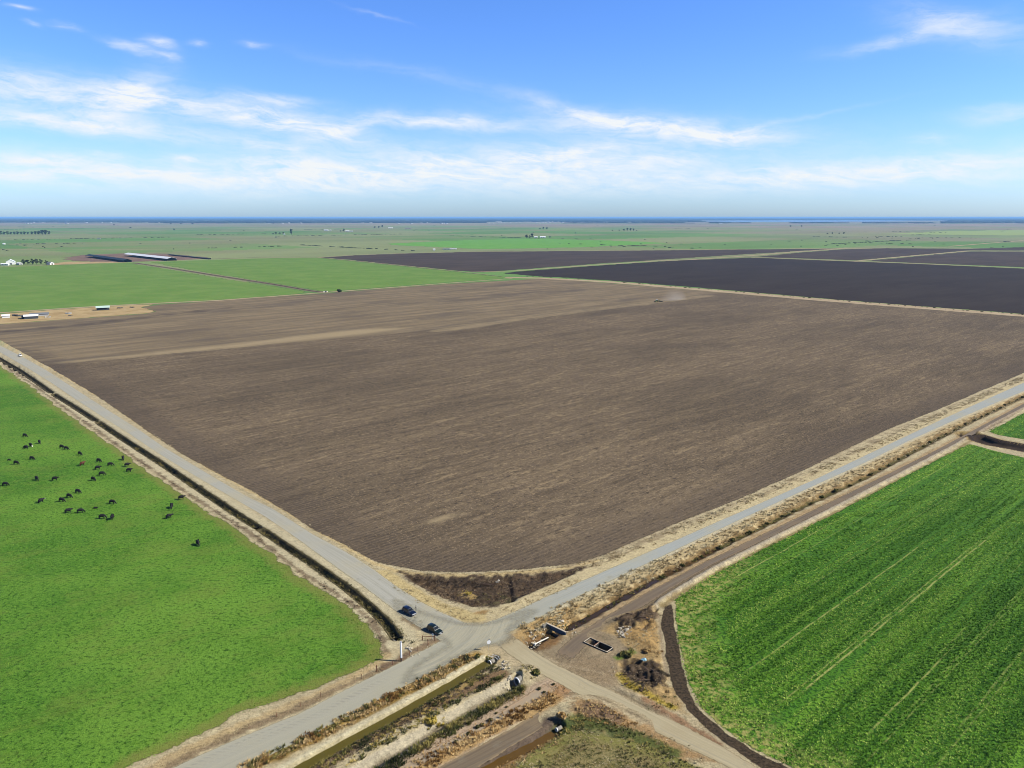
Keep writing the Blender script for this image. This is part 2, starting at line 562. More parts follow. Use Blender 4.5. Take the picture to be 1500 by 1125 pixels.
def height(x, y):
    z = np.zeros(x.shape)
    near = y < 900
    i = np.nonzero(near.ravel())[0]
    X, Y = x.ravel()[i], y.ravel()[i]
    Z = np.zeros(X.shape)
    wob = (fbm(X, Y, 0.35, 3, 5) - 0.5)
    for p in wDL:
        d, _ = pdist(p, X, Y)
        Z = np.minimum(Z, cut(d - Y * .001, 1.4, .65, 2.0))
    d, _ = pdist(wC1, X, Y)
    Z = np.minimum(Z, cut(d + wob * .5, 2.1, 1.2, 1.25))
    d, _ = pdist(wC2, X, Y)
    Z = np.minimum(Z, cut(d + wob * .3, 2.3, 0.4, 1.25))
    d, _ = pdist(wC3, X, Y)
    Z = np.minimum(Z, cut(d + wob * .7, 2.0, 0.8, 1.2))
    d, _ = pdist(wDR, X, Y)
    Z = np.minimum(Z, cut(d + wob * 1.4, 2.4, 0.7, 1.2))
    d, _ = pdist(wCH, X, Y)
    Z = np.minimum(Z, cut(d, 6.9, 4.6, 3.4))
    for p, hgt in ((wLG, .75), (wLG2, .75)):
        d, _ = pdist(p, X, Y)
        Z = np.where(d < 2.2, np.maximum(Z, hgt * sstep(1.2, .4, d + wob * .6)), Z)
    s = sdist(wHOL, X, Y) + wob * 1.5
    deep = 1.4 + 0.9 * sstep(752, 748, to_px(X, Y)[0] - 0.2 * (to_px(X, Y)[1] - 855))
    Z = np.where(s > -0.3, np.minimum(Z, -deep * sstep(0.0, 3.2, s) + (fbm(X, Y, .6, 3, 8) - .5) * .9 * sstep(1, 3, s)), Z)
    sS = sdist(wSOIL, X, Y)
    for pg, am in ((wDEB1, 2.3), (wDEB2, 1.9), (wDEB3, .7)):
        sD = sdist(pg, X, Y)
        Z = Z + sstep(0, 1.6, sD) * sstep(.2, 1.2, -sS) * (fbm(X, Y, .55, 4, 61) - .42) * am * 1.5
    for q in MOUNDS:
        r = ell(*q[:5], X, Y)
        Z = Z + sstep(.2, 1.8, -sS) * q[5] * np.exp(-1.3 * r ** 2) * (0.75 + 0.9 * (fbm(X, Y, .9, 3, 3) - .3))
    for q in PITS:
        r = ell(*q[:5], X, Y) + wob * .35
        Z = Z - q[5] * sstep(1.05, .7, r)
    z.ravel()[i] = Z
    return z


def hz(x, y):
    return float(height(np.array([x]), np.array([y]))[0])


# ----------------------------------------------------------------- the ground sheet
s_c = np.concatenate([np.linspace(-3.2, -.8, 30, endpoint=False), np.arange(-.8, .8, .0021), np.linspace(.8, 3.2, 31)])
y_r = [30, 60, 90, 105]
y = 118.0
while y < 520:
    y_r.append(y)
    y *= 1.0019 if y < 330 else 1.003
k = 1.004
while y < 160000:
    y_r.append(y)
    k = min(k * 1.0035, 1.022)
    y *= k
y_r = np.array(y_r)
GX = (y_r[:, None] * s_c[None, :]).ravel()
GY = np.repeat(y_r, len(s_c))
GZ = height(GX, GY)
nx, ny = len(s_c), len(y_r)
idx = np.arange(nx * ny).reshape(ny, nx)
quads = np.stack([idx[:-1, :-1], idx[:-1, 1:], idx[1:, 1:], idx[1:, :-1]], -1).reshape(-1, 4)

# --- what grows or lies where (material colour, with ditch shade and canal light and shade painted in)
n1 = fbm(GX, GY, .05, 4, 1)
n2 = fbm(GX, GY, .4, 4, 2)
n3 = fbm(GX, GY, 1.5, 3, 3)
A = lambda r, g, b: np.array(lin(r, g, b))
C = A(198, 184, 146)[None, :] * (0.75 + .5 * n2)[:, None]
C = C * (1 - .35 * sstep(.45, .7, n3))[:, None] + A(146, 130, 98)[None, :] * (.35 * sstep(.45, .7, n3))[:, None]


def paint(m, rgb, var=.35):
    global C
    m = np.clip(m, 0, 1)[:, None]
    C = C * (1 - m) + m * (np.array(lin(*rgb))[None, :] * (1 - var / 2 + var * n2)[:, None])


def near_idx(pts, pad):
    a = np.array(pts)
    return np.nonzero((GX > a[:, 0].min() - pad) & (GX < a[:, 0].max() + pad) & (GY > a[:, 1].min() - pad) & (GY < a[:, 1].max() + pad))[0]


def stripe(px, half, rgb, soft=.8, var=.35, amt=1.0, ragged=1.0, off=0.0):
    """paint along a line, half width in metres"""
    w = WL(px)
    i = near_idx(w, half + 4)
    d, _ = pdist(w, GX[i], GY[i])
    m = np.zeros(GX.shape)
    m[i] = amt * sstep(half + soft, half - soft, d + (n2[i] - .5) * 2 * ragged + (n3[i] - .5) * ragged)
    paint(m, rgb, var)


def patch(px, rgb, soft=1.5, var=.4, amt=1.0, ragged=2.0, thr=None):
    w = WL(px)
    i = near_idx(w, 6)
    s = sdist(w, GX[i], GY[i]) + (n2[i] - .5) * 2 * ragged + (n3[i] - .5) * ragged
    m = np.zeros(GX.shape)
    m[i] = amt * sstep(-soft, soft, s)
    if thr is not None:
        m *= sstep(thr - .08, thr + .08, n2 * .6 + n3 * .4)
    paint(m, rgb, var)


# far plain: parcels of pasture, stubble and fallow ground
al = GX * DR[0] + GY * DR[1]
ac = GX * NR[0] + GY * NR[1]


def hsh(a, b, s):
    return vnoise(a * 1.0 + .5 * 0, b * 1.0, s)


pa = np.floor(al / 800 + .25 * vnoise(np.floor(ac / 650), np.zeros_like(ac), 4))
pc = np.floor(ac / 650)
pr = vnoise(pa, pc, 11)
pr2 = vnoise(pa, pc, 12)
lo = fbm(GX, GY, .0016, 4, 21)
lo2 = fbm(al * .25, ac, .006, 4, 22)
pal = np.array([lin(120, 150, 84), lin(108, 146, 76), lin(134, 156, 92), lin(138, 150, 98), lin(114, 154, 80), lin(144, 154, 104)])
farc = pal[np.clip((pr * 6).astype(int), 0, 5)] * (.78 + .44 * lo2)[:, None]
t = sstep(.45, .8, lo)[:, None] * .38
farc = farc * (1 - t) + np.array(lin(150, 138, 108)) * t
# fallow brown belt before the distant woods
d_far = sstep(7000, 10500, GY + (lo - .5) * 3500 - .35 * np.abs(GX) * 0)[:, None]
bel = np.array([lin(160, 142, 122), lin(168, 148, 130), lin(150, 138, 118), lin(160, 152, 118), lin(138, 148, 106)])
brown = bel[np.clip((pr2 * 5).astype(int), 0, 4)] * (.85 + .3 * lo2)[:, None]
farc = farc * (1 - d_far * .85) + brown * d_far * .85
right = (sstep(500, 2500, GX) * sstep(2600, 3800, GY + (pr - .5) * 1500))[:, None] * .55
farc = farc * (1 - right) + brown * right
mfar = sstep(620, 760, GY)[:, None]
C = C * (1 - mfar) + farc * mfar

# verge of the gravel road, its ditch and the pasture bank
for p in DITCH_L:
    stripe(p, 5.6, (200, 188, 152), .8, .25)
    stripe(p, 2.0, (146, 132, 94), .5, .4, .8)
    stripe(p, 1.4, (84, 78, 54), .4, .4)  # darker towards the bottom: shade of the ditch painted in
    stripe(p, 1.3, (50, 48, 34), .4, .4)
PEDGE = [(0, 531), (48, 563), (107, 606), (160, 643), (213, 681), (267, 718), (320, 751), (360, 777), (400, 806), (448, 842), (508, 879), (544, 909), (560, 936), (566, 956)]
stripe(PEDGE, .8, (128, 108, 84), .6, .5, .8, 1.6)
stripe([(566, 962), (507, 1000), (440, 1030), (347, 1066), (250, 1112), (180, 1150)], 1.6, (190, 168, 124), .8, .35)
stripe([(592, 962), (552, 984), (507, 1004), (440, 1036), (347, 1074), (250, 1121)], 1.0, (146, 126, 96), .6, .4, .9)
stripe([(640, 936), (610, 952), (590, 964), (560, 978)], 1.2, (132, 108, 82), .6, .4, .8)
stripe([(600, 905), (615, 916)], 2.2, (134, 106, 70), .8, .4, .8)
# rim between ploughed field and roads
stripe([(0, 500), (53, 528), (149, 583), (229, 639), (320, 694), (412, 744), (508, 802), (549, 826), (580, 836), (620, 842), (678, 843), (737, 840.5), (783, 837), (833, 832), (880, 820)], .9, (206, 184, 134), .6, .25)
stripe([(560, 840), (600, 866), (640, 888), (690, 905), (735, 898), (770, 882), (800, 866)], 2.6, (202, 182, 130), .8, .4)
stripe([(700, 897), (735, 897), (762, 886)], .9, (150, 112, 62), .6, .4, .7)
patch(HOLLOW, (104, 86, 66), 1.0, .7, 1.0, 1.6)
patch(HOLLOW, (74, 63, 52), 1.0, .5, .9, 1.0, .52)
stripe([(676, 861), (694, 864)], 1.2, (196, 168, 108), .7, .3, .8)
patch([(700, 868), (760, 862), (756, 878), (715, 886), (690, 880)], (104, 100, 66), 1.5, .5, .7, 1.5, .5)
# verge of the paved road
stripe(RROAD_S[6:], 9.0, (198, 178, 134), 1.0, .35)
stripe(RROAD_N[8:], 5.0, (204, 188, 146), .8, .3)
stripe(RROAD_S[8:], 1.3, (206, 196, 166), .6, .2, .8)
for dd in (3.0, 6.5, 9.5):
    stripe([(a_, b_ + dd) for a_, b_ in [(848, 826), (880, 816), (984, 771), (1088, 730), (1192, 684), (1308, 627), (1436, 574), (1500, 547)]], .35, (156, 138, 108), .5, .5, .7, 1.4)
stripe([(833, 829), (880, 813), (984, 767), (1088, 725), (1192, 680), (1308, 624), (1436, 571), (1500, 545)], 1.2, (150, 132, 104), .8, .3, .7)
stripe(DITCH_R, 2.3, (128, 104, 66), .8, .45, .9, 1.6)
stripe(DITCH_R[:8], .9, (78, 58, 34), .4, .4, .9)
stripe(DITCH_R[7:], .8, (84, 84, 48), .5, .5, .8)
stripe(FTRACK_N, 1.6, (178, 152, 112), .7, .3, .9)
stripe(FTRACK_S[3:], 1.6, (118, 102, 80), .8, .4, .9)
stripe(LEDGE, .7, (176, 164, 140), .3, .25, 1, .5)
stripe(LEDGE2, .7, (168, 152, 128), .3, .25, 1, .5)
stripe([(a + 3, b + 6) for a, b in LEDGE[1:]], .8, (148, 128, 84), .6, .4, .8)
stripe(CHANNEL, 8.5, (160, 138, 92), 1.2, .4)
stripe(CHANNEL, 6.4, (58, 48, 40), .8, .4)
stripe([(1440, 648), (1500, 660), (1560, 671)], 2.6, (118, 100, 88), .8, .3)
# bare yard at the crossing
YARD = [(728, 936), (760, 925), (796, 940), (830, 935), (870, 908), (915, 898), (905, 925), (935, 940), (930, 960), (908, 975), (905, 1000), (945, 1028), (985, 1050), (1060, 1092), (1050, 1105), (985, 1075), (920, 1050), (872, 1028), (850, 1022), (820, 1018), (790, 1002), (742, 962)]
patch(YARD, (152, 136, 108), 1.6, .45, 1, 2)
stripe([(738, 948), (800, 985), (870, 1015), (950, 1040), (1050, 1092)], 4.5, (190, 174, 138), 1.5, .2, .8, 1.5)
patch([(820, 990), (850, 960), (890, 965), (915, 985), (900, 1000), (860, 1002)], (150, 130, 100), 2, .3, .7, 2)
patch([(752, 930), (790, 905), (850, 885), (840, 905), (806, 945), (776, 952), (756, 944)], (186, 156, 104), 1.2, .5, 1, 1.6)
patch([(764, 938), (800, 922), (828, 930), (806, 948), (780, 956)], (120, 90, 58), 1.0, .5, .9, 1.3)
patch([(846, 940), (862, 928), (905, 948), (896, 966), (866, 956)], (164, 146, 116), .8, .3, .9, .8)
for dd in (-1.6, -.1, 1.5, 3.0):
    stripe(off([(760, 955), (800, 976), (850, 1000), (905, 1022), (960, 1052)], 0) if False else [(a_ + dd * 5, b_ - dd * 4) for a_, b_ in [(752, 950), (800, 977), (850, 1001), (905, 1024), (960, 1052)]], .22, (132, 116, 90) if dd < 1 else (146, 128, 98), .3, .3, .7, .5)
for dd in (-2, 0, 2):
    stripe([(a_ + dd * 3, b_ + dd * 3) for a_, b_ in [(820, 985), (838, 962), (862, 935), (890, 912)]], .25, (132, 114, 90), .3, .3, .6, .5)
stripe([(800, 965), (830, 975), (880, 985), (905, 1005)], .3, (190, 172, 138), .3, .3, .5, .6)
# rough ground with the heaps
patch([(880, 925), (915, 900), (960, 886), (966, 932), (970, 966), (978, 998), (1008, 1046), (985, 1040), (950, 1025), (910, 995), (905, 970), (930, 955), (905, 930)], (172, 146, 100), 1.2, .5, 1, 1.6)
patch([(898, 908), (950, 890), (964, 900), (960, 922), (930, 916), (905, 922)], (84, 70, 56), .9, .6, .95, 1.4)
patch([(912, 962), (950, 972), (968, 975), (975, 1005), (955, 1010), (925, 1000), (912, 985)], (78, 66, 54), .9, .6, .95, 1.4)
patch([(955, 905), (965, 930), (960, 950), (940, 948), (915, 932)], (176, 144, 92), .9, .5, .8, 1.4)
stripe([(906, 988), (918, 1002), (940, 1013), (972, 1030), (985, 1036)], .9, (186, 164, 72), .6, .3, 1, .8)
stripe([(905, 964), (925, 955)], 1.0, (110, 136, 50), .6, .3, .9, .7)
stripe([(945, 1026), (975, 1045), (1005, 1062), (1050, 1090)], 1.0, (150, 116, 86), .6, .4, .9)
stripe([(964, 900), (968, 932), (972, 966), (980, 995)], .35, (150, 130, 106), .3, .2, .6, .4)
# strip between the road and the lower fields
stripe([(300, 1160), (380, 1117), (467, 1077), (547, 1035), (640, 990), (696, 960)], 1.9, (156, 128, 70), .8, .5)
stripe(off(CANAL1, 2.3), .85, (204, 194, 160), .35, .25, 1, .4)  # pale bank, lightened for the sun falling on this side
stripe(off(CANAL1, 1.5), .45, (176, 164, 126), .3, .3, .8, .4)
stripe(off(CANAL1, -1.9), .6, (96, 88, 58), .3, .4, 1, .5)
stripe(CANAL1, 1.0, (92, 84, 34), .4, .3, 1, .3)
stripe([(400, 1160), (464, 1122), (560, 1066), (660, 1018), (735, 988)], 2.2, (132, 108, 80), .8, .6, 1, 1.2)
stripe([(520, 1088), (600, 1048), (690, 1000)], 1.0, (184, 158, 96), .8, .5, .7, 1.5)
stripe(CANAL2, 2.1, (186, 176, 150), .35, .25, 1, .4)
stripe(off(CANAL2, -.5), 1.0, (140, 128, 104), .4, .3, .9, .4)  # shaded floor and far side of the dry canal painted darker
stripe(off(CANAL2, -3.8), 1.2, (116, 100, 64), .6, .5)
stripe([(560, 1150), (610, 1118), (715, 1060), (780, 1026), (815, 1006)], 4.4, (184, 162, 134), .8, .25)
stripe([(560, 1165), (622, 1120), (690, 1083), (735, 1058), (775, 1040), (812, 1022)], 2.2, (192, 160, 108), .8, .5)
patch([(806, 1012), (826, 1002), (834, 1016), (815, 1028)], (168, 130, 88), .8, .4, .8)
stripe(CANAL3, 4.0, (104, 90, 76), .8, .4, 1)
stripe([(a + 10, b + 6) for a, b in CANAL3], 1.6, (168, 132, 88), .6, .4, .9)
patch(WEEDF + [], (126, 124, 70), 1.6, .6, 1, 2)
patch([(840, 1058), (832, 1040), (850, 1024), (875, 1028), (925, 1053), (985, 1084), (1050, 1116), (1000, 1112), (930, 1084), (880, 1068)], (168, 138, 96), 1.2, .5, 1, 1.5)
patch([(846, 1050), (856, 1030), (880, 1032), (915, 1052), (900, 1064), (870, 1064)], (132, 108, 84), 1.2, .6, 1, 1.5)
stripe([(815, 1072), (845, 1060), (890, 1066), (935, 1082), (985, 1102)], 2.0, (84, 98, 46), .9, .5, .9, 1.5)
stripe([(880, 1083), (908, 1096), (925, 1112)], .6, (200, 176, 122), .4, .3, .9)
stripe([(760, 1125), (800, 1103), (830, 1090)], 1.2, (128, 108, 84), .5, .3, .9)

m_ground, t = mat_nt('ground_cover')
p = t.pos()
col = t.attr('paint').outputs['Color']
f1 = t.noise(p, 3.2, 3, .65)
f2 = t.noise(p, .45, 3, .6)
f3 = t.noise(p, 1.25, 4, .7)
k1 = t.m('ADD', t.m('ADD', t.mr(f1, .25, .75, .66, 1.34), t.mr(f2, .3, .7, -.12, .12)), t.mr(f3, .3, .7, -.28, .28))
k1 = t.m('MAXIMUM', k1, .2)
colr = t.mix(1.0, col, t.comb(k1, k1, k1), 'MULTIPLY')
hb = t.noise(p, 2.2, 4, .7)
t.out(t.bsdf(colr, .95, t.bump(hb, .7, .35), .08))
me = np_mesh('ground', np.stack([GX, GY, GZ], -1), quads, 4, None, {'paint': C}, True)
ground = tag(link('ground', me, m_ground), kind='structure')
# ----------------------------------------------------------------- sheets laid on the ground
def densify(w, step_px=4.0, jit=.5, seed=0):
    out = []
    n = len(w)
    for i in range(n):
        a, b = np.array(w[i]), np.array(w[(i + 1) % n])
        L = np.linalg.norm(b - a)
        mid = max(60.0, float((a[1] + b[1]) / 2))
        k = max(1, int(L / (step_px * mid / F * 1.6)))
        k = min(k, 160)
        for j in range(k):
            out.append(a + (b - a) * j / k)
    o = np.array(out)
    tang = np.roll(o, -1, 0) - np.roll(o, 1, 0)
    L = np.linalg.norm(tang, axis=1, keepdims=True) + 1e-9
    nrm = np.stack([tang[:, 1], -tang[:, 0]], 1) / L
    sc = np.maximum(1.0, o[:, 1] / 300.0)
    d = (fbm(o[:, 0], o[:, 1], .22, 3, 40 + seed) - .5) * 2 * jit * sc
    return o + nrm * d[:, None]


def sheet(name, px, level, mat, jit=.5, soft=2.5, grid_px=9.0, attrs=None, world=None, extra=None):
    w = WL(px) if world is None else world
    b = densify(w, 4.0, jit, level)
    u, v = to_px(b[:, 0], b[:, 1])
    uu, vv = np.meshgrid(np.arange(max(u.min(), -700), min(u.max(), 2200), grid_px), np.arange(max(v.min(), HOR + 4), min(v.max(), 1260), grid_px * .6))
    uu = (uu + np.random.RandomState(level).uniform(-3, 3, uu.shape)).ravel()
    vv = vv.ravel()
    g = np.array([G(a, c) for a, c in zip(uu, vv)]) if len(uu) else np.zeros((0, 2))
    if extra is not None and len(g):
        g = np.concatenate([g, extra])
    pts = [b]
    bl = [tuple(q) for q in b]
    if len(g):
        s = sdist(bl, g[:, 0], g[:, 1])
        loc = np.maximum(g[:, 1] / F * 4, 1.0)
        pts.append(g[s > np.maximum(loc, soft * 1.25)])
    # a ring just inside the edge carries the ragged border
    tang = np.roll(b, -1, 0) - np.roll(b, 1, 0)
    L = np.linalg.norm(tang, axis=1, keepdims=True) + 1e-9
    nrm = np.stack([-tang[:, 1], tang[:, 0]], 1) / L
    area = np.sum(b[:, 0] * np.roll(b[:, 1], -1) - np.roll(b[:, 0], -1) * b[:, 1])
    if area < 0:
        nrm = -nrm
    for d in (soft * .5, soft * 1.05):
        r = b + nrm * d
        s = sdist(bl, r[:, 0], r[:, 1])
        r = r[s > d * .93]
        pts.append(r[::2] if d > soft * .7 else r)
    P = np.concatenate(pts)
    nb = len(b)
    org = P.mean(0)
    vs, es, fs, *_ = delaunay_2d_cdt([Vector((float(q[0] - org[0]), float(q[1] - org[1]))) for q in P], [], [list(range(nb))], 1, 1e-5)
    V = np.array([(q.x + org[0], q.y + org[1]) for q in vs])
    z = level * (.006 + V[:, 1] * 2.2e-5) + .012
    Fc = np.array([f for f in fs if len(f) == 3])
    e = np.minimum(np.maximum(sdist(bl, V[:, 0], V[:, 1]), 0), 60)
    at = {'edge': e}
    if attrs:
        at.update(attrs(V[:, 0], V[:, 1]))
    me = np_mesh(name, np.column_stack([V, z]), Fc, 3, at)
    # faces up
    if len(me.polygons) and me.polygons[0].normal.z < 0:
        me.flip_normals()
    return tag(link(name, me, mat), kind='structure')


def strip(name, left, right, level, mat, n=220, m=9, jit=.25, ext=None, along0=0.0):
    def res(p):
        p = W(p)
        s = np.concatenate([[0], np.cumsum(np.linalg.norm(np.diff(p, axis=0), axis=1))])
        q = np.linspace(0, 1, n) ** 1.0 * s[-1]
        return np.stack([np.interp(q, s, p[:, 0]), np.interp(q, s, p[:, 1])], 1)
    L, R = res(left), res(right)
    wd = np.linalg.norm(R - L, axis=1)
    for E_, sd_, sg in ((L, 3, 1), (R, 9, -1)):
        dv = (R - L) / wd[:, None] * sg
        E_ += dv * ((fbm(E_[:, 0], E_[:, 1], .25, 3, sd_ + level) - .5) * 2 * jit)[:, None]
    tt = np.linspace(0, 1, m)
    P = L[:, None, :] * (1 - tt[None, :, None]) + R[:, None, :] * tt[None, :, None]
    s = np.concatenate([[0], np.cumsum(np.linalg.norm(np.diff((L + R) / 2, axis=0), axis=1))])
    V = P.reshape(-1, 2)
    z = level * (.006 + V[:, 1] * 2.2e-5) + .012
    ix = np.arange(n * m).reshape(n, m)
    q = np.stack([ix[:-1, :-1], ix[1:, :-1], ix[1:, 1:], ix[:-1, 1:]], -1).reshape(-1, 4)
    W_ = np.repeat(np.linalg.norm(R - L, axis=1), m)
    ac_ = np.tile(tt, n)
    ends = np.minimum(np.repeat(s, m), s[-1] - np.repeat(s, m))
    me = np_mesh(name, np.column_stack([V, z]), q, 4, {'edge': np.minimum(np.minimum(ac_, 1 - ac_) * W_, ends * .16), 'across': ac_ * W_, 'along': np.repeat(s, m)})
    if me.polygons[0].normal.z < 0:
        me.flip_normals()
    return tag(link(name, me, mat), kind='structure')


# ----------------------------------------------------------------- field materials
def green_mat(name, base, light, dark, dry=None, dry_amt=.35, rows=False, near=True, soft=2.0):
    m, t = mat_nt(name)
    p, a, c = rot_coords(t)
    big = t.noise(p, .018, 4, .6)
    mid = t.noise(t.comb(t.m('MULTIPLY', a, .05), t.m('MULTIPLY', c, .22)), 1, 4, .65)
    cl = t.noise(p, .95, 5, .82)
    col = t.mix(t.ss(big, .35, .65), base, light)
    if near:
        cl2 = t.noise(p, .28, 4, .62, .6)
        col = t.mix(t.ss(cl2, .46, .66, 0, .45), col, light)
        col = t.mix(t.ss(cl, .50, .61, 0, .95), col, dark)
        col = t.mix(t.ss(cl, .47, .36, 0, .9), col, light)
        fn_ = t.noise(p, 3.4, 2, .8)
        col = t.mix(t.ss(fn_, .55, .68, 0, .7), col, dark)
        col = t.mix(t.ss(fn_, .44, .34, 0, .6), col, tuple(x * 1.12 for x in light))
    else:
        col = t.mix(t.ss(mid, .4, .7, 0, .6), col, dark)
    if dry is not None:
        d1 = t.ss(t.m('ADD', t.m('MULTIPLY', mid, .5), t.m('MULTIPLY', t.noise(p, .06, 5, .65), .6)), .52, .68, 0, dry_amt)
        col = t.mix(d1, col, dry)
    if near:
        eg_ = t.m('ADD', t.attr('edge').outputs['Fac'], t.m('MULTIPLY', t.m('SUBTRACT', t.noise(p, .25, 4, .65), .5), 9))
        col = t.mix(t.ss(eg_, 6, 1.5, 0, .7), col, lin(140, 140, 70))
    nb = t.bump(t.m('ADD', cl, t.m('MULTIPLY', t.noise(p, 2.4, 3, .7), .5)), .8, .5) if near else None
    t.out(t.bsdf(col, .9, nb, .1), edge_alpha(t, soft))
    return m


m_pasture = green_mat('pasture_grass', lin(80, 133, 32), lin(124, 169, 58), lin(40, 82, 12), lin(132, 144, 64), .32)
m_crop_far = green_mat('green_crop', lin(108, 146, 58), lin(124, 156, 70), lin(94, 132, 54), lin(140, 146, 82), .35, near=False, soft=6)
m_crop_far2 = green_mat('bright_crop', lin(110, 168, 62), lin(122, 176, 74), lin(100, 156, 60), None, near=False, soft=12)
m_lime = green_mat('lime_crop', lin(158, 176, 98), lin(164, 180, 104), lin(148, 168, 96), None, near=False, soft=30)

# crop in rows
DRILLS = []          # wheel lines in the crop: offset across the rows, from, to along them
for (p0, p1, wd_, st_) in (((1178, 1014), (1440, 792), .42, .95), ((1150, 1030), (1420, 800), .3, .7), ((1094, 977), (1350, 802), .36, .85), ((1272, 1074), (1375, 970), .36, .8), ((1012, 881), (1200, 778), .34, .9), ((1290, 730), (1420, 668), .3, .6),
                           ((1260, 1110), (1500, 880), .3, .45), ((1400, 1060), (1500, 960), .4, .5), ((1320, 1050), (1500, 862), .3, .35), ((1060, 868), (1330, 725), .3, .4), ((1150, 870), (1420, 715), .3, .45), ((1350, 1125), (1500, 985), .3, .4)):
    q0, q1 = np.array(G(*p0)), np.array(G(*p1))
    DRILLS.append((float((q0 + q1) @ NR / 2), float(q0 @ DR), float(q1 @ DR), wd_, st_))
m_crop, t = mat_nt('row_crop_soil')
p, a, c = rot_coords(t)
drill = t.noise(t.comb(t.m('MULTIPLY', a, .012), t.m('MULTIPLY', c, .55)), 1, 4, .7)
drill2 = t.noise(t.comb(t.m('MULTIPLY', a, .006), t.m('MULTIPLY', c, .17)), 1, 3, .6)
cl = t.noise(p, 1.1, 3, .7)
col = t.mix(t.ss(drill2, .4, .66), lin(82, 132, 32), lin(112, 158, 44))
col = t.mix(t.ss(cl, .46, .58, 0, .9), col, lin(34, 78, 12))
col = t.mix(t.ss(drill, .60, .72, 0, .7), col, lin(144, 164, 80))
cw = t.m('ADD', c, t.m('MULTIPLY', t.m('SUBTRACT', t.noise(p, .06, 2), .5), 1.1))
brk = t.ss(t.noise(p, .3, 3, .7), .36, .52)
for (c0, a0, a1, wd_, st_) in DRILLS:
    k = t.ss(t.m('ABSOLUTE', t.m('SUBTRACT', cw, c0)), wd_ * .95, wd_ * .25)
    k = t.m('MULTIPLY', k, t.m('MULTIPLY', t.ss(a, a0 - 6, a0 + 6), t.ss(a, a1 + 25, a1 - 10)))
    col = t.mix(t.m('MULTIPLY', t.m('MULTIPLY', k, brk), st_), col, lin(166, 170, 96))
eg = t.attr('edge').outputs['Fac']
yel = t.m('MULTIPLY', t.ss(t.m('ADD', eg, t.m('MULTIPLY', t.noise(p, .12, 4, .6), 22)), 26, 12), t.ss(t.noise(p, .6, 4, .7), .42, .6))
col = t.mix(t.m('MULTIPLY', yel, t.attr('yellow').outputs['Fac']), col, lin(170, 166, 96))
t.out(t.bsdf(col, .9, t.bump(cl, .9, .5), .1), edge_alpha(t, 1.4))

# ploughed ground
def soil_mat(name, dark, mid_, tan, soft=2.2, zone=True, straw=True, fine=True):
    m, t = mat_nt(name)
    p, a, c = rot_coords(t)
    wp = t.m('MULTIPLY', t.m('SUBTRACT', t.noise(p, .01, 3), .5), 14)
    c2 = t.m('ADD', c, wp)
    patch_ = t.noise(t.comb(t.m('MULTIPLY', a, .006), t.m('MULTIPLY', c2, .014)), 1, 5, .62)
    strk = t.noise(t.comb(t.m('MULTIPLY', a, .035), t.m('MULTIPLY', c2, .26)), 1, 4, .66)
    strk2 = t.noise(t.comb(t.m('MULTIPLY', a, .010), t.m('MULTIPLY', c2, .085)), 1, 4, .6)
    col = t.mix(t.ss(patch_, .34, .66), dark, mid_)
    col = t.mix(t.ss(strk2, .45, .75, 0, .35), col, tan)
    if straw:
        clod = t.noise(t.comb(t.m('MULTIPLY', a, .22), t.m('MULTIPLY', c, .42)), 1, 5, .85)
        clod2 = t.noise(t.comb(t.m('MULTIPLY', a, .8), t.m('MULTIPLY', c, 1.0)), 1, 3, .8)
        sf = t.m('MULTIPLY', t.ss(t.m('ADD', strk, t.m('MULTIPLY', t.m('SUBTRACT', clod, .5), 1.3)), .52, .74), t.ss(patch_, .36, .6, .35, 1))
        col = t.mix(t.m('MULTIPLY', sf, .8), col, tan)
        col = t.mix(t.ss(clod, .49, .36, 0, .85), col, tuple(x * .5 for x in dark))
        col = t.mix(t.ss(clod2, .53, .66, 0, .7), col, lin(176, 154, 122))
        col = t.mix(t.ss(strk, .47, .32, 0, .5), col, tuple(x * .72 for x in dark))
        flk = t.ss(t.noise(t.comb(t.m('MULTIPLY', a, .09), t.m('MULTIPLY', c2, .9)), 1, 3, .7), .66, .76, 0, .8)
        col = t.mix(t.m('MULTIPLY', flk, t.ss(strk, .42, .6)), col, lin(172, 152, 120))
    if zone:
        z1 = t.attr('tilled').outputs['Fac']
        z2 = t.attr('dusty').outputs['Fac']
        z3 = t.attr('wet').outputs['Fac']
        smooth_c = t.mix(t.ss(strk2, .35, .7), lin(128, 113, 90), lin(158, 140, 109))
        smooth_c = t.mix(t.ss(strk, .45, .72, 0, .55), smooth_c, lin(108, 95, 78))
        smooth_c = t.mix(t.ss(patch_, .5, .35, 0, .6), smooth_c, lin(102, 92, 81))
        nz = t.m('MULTIPLY', t.m('SUBTRACT', strk, .5), .8)
        col = t.mix(t.m('MULTIPLY', t.ss(t.m('ADD', z1, nz), .3, .7), .85), col, smooth_c)
        col = t.mix(t.ss(t.m('ADD', z2, nz), .25, .9), col, lin(170, 152, 118))
        col = t.mix(t.ss(t.m('ADD', z3, nz), .2, .9, 0, .8), col, lin(86, 76, 67))
    furrow = t.m('SINE', t.m('ADD', t.m('MULTIPLY', c, 2 * math.pi / 1.9), t.m('MULTIPLY', t.noise(p, .2, 2), 3.0)))
    fvis = t.m('MULTIPLY', t.attr('headland').outputs['Fac'], .9) if zone else .0
    col = t.mix(t.m('MULTIPLY', t.ss(furrow, -.2, .8), t.m('MULTIPLY', fvis, t.ss(strk, .3, .62, .05, .36))), col, lin(142, 126, 104))
    hgt = t.m('ADD', t.m('MULTIPLY', furrow, .025), t.noise(t.comb(t.m('MULTIPLY', a, .9), t.m('MULTIPLY', c, 1.6)), 1, 4, .7))
    t.out(t.bsdf(col, .95, t.bump(hgt, .5, .3), .06), edge_alpha(t, soft))
    return m


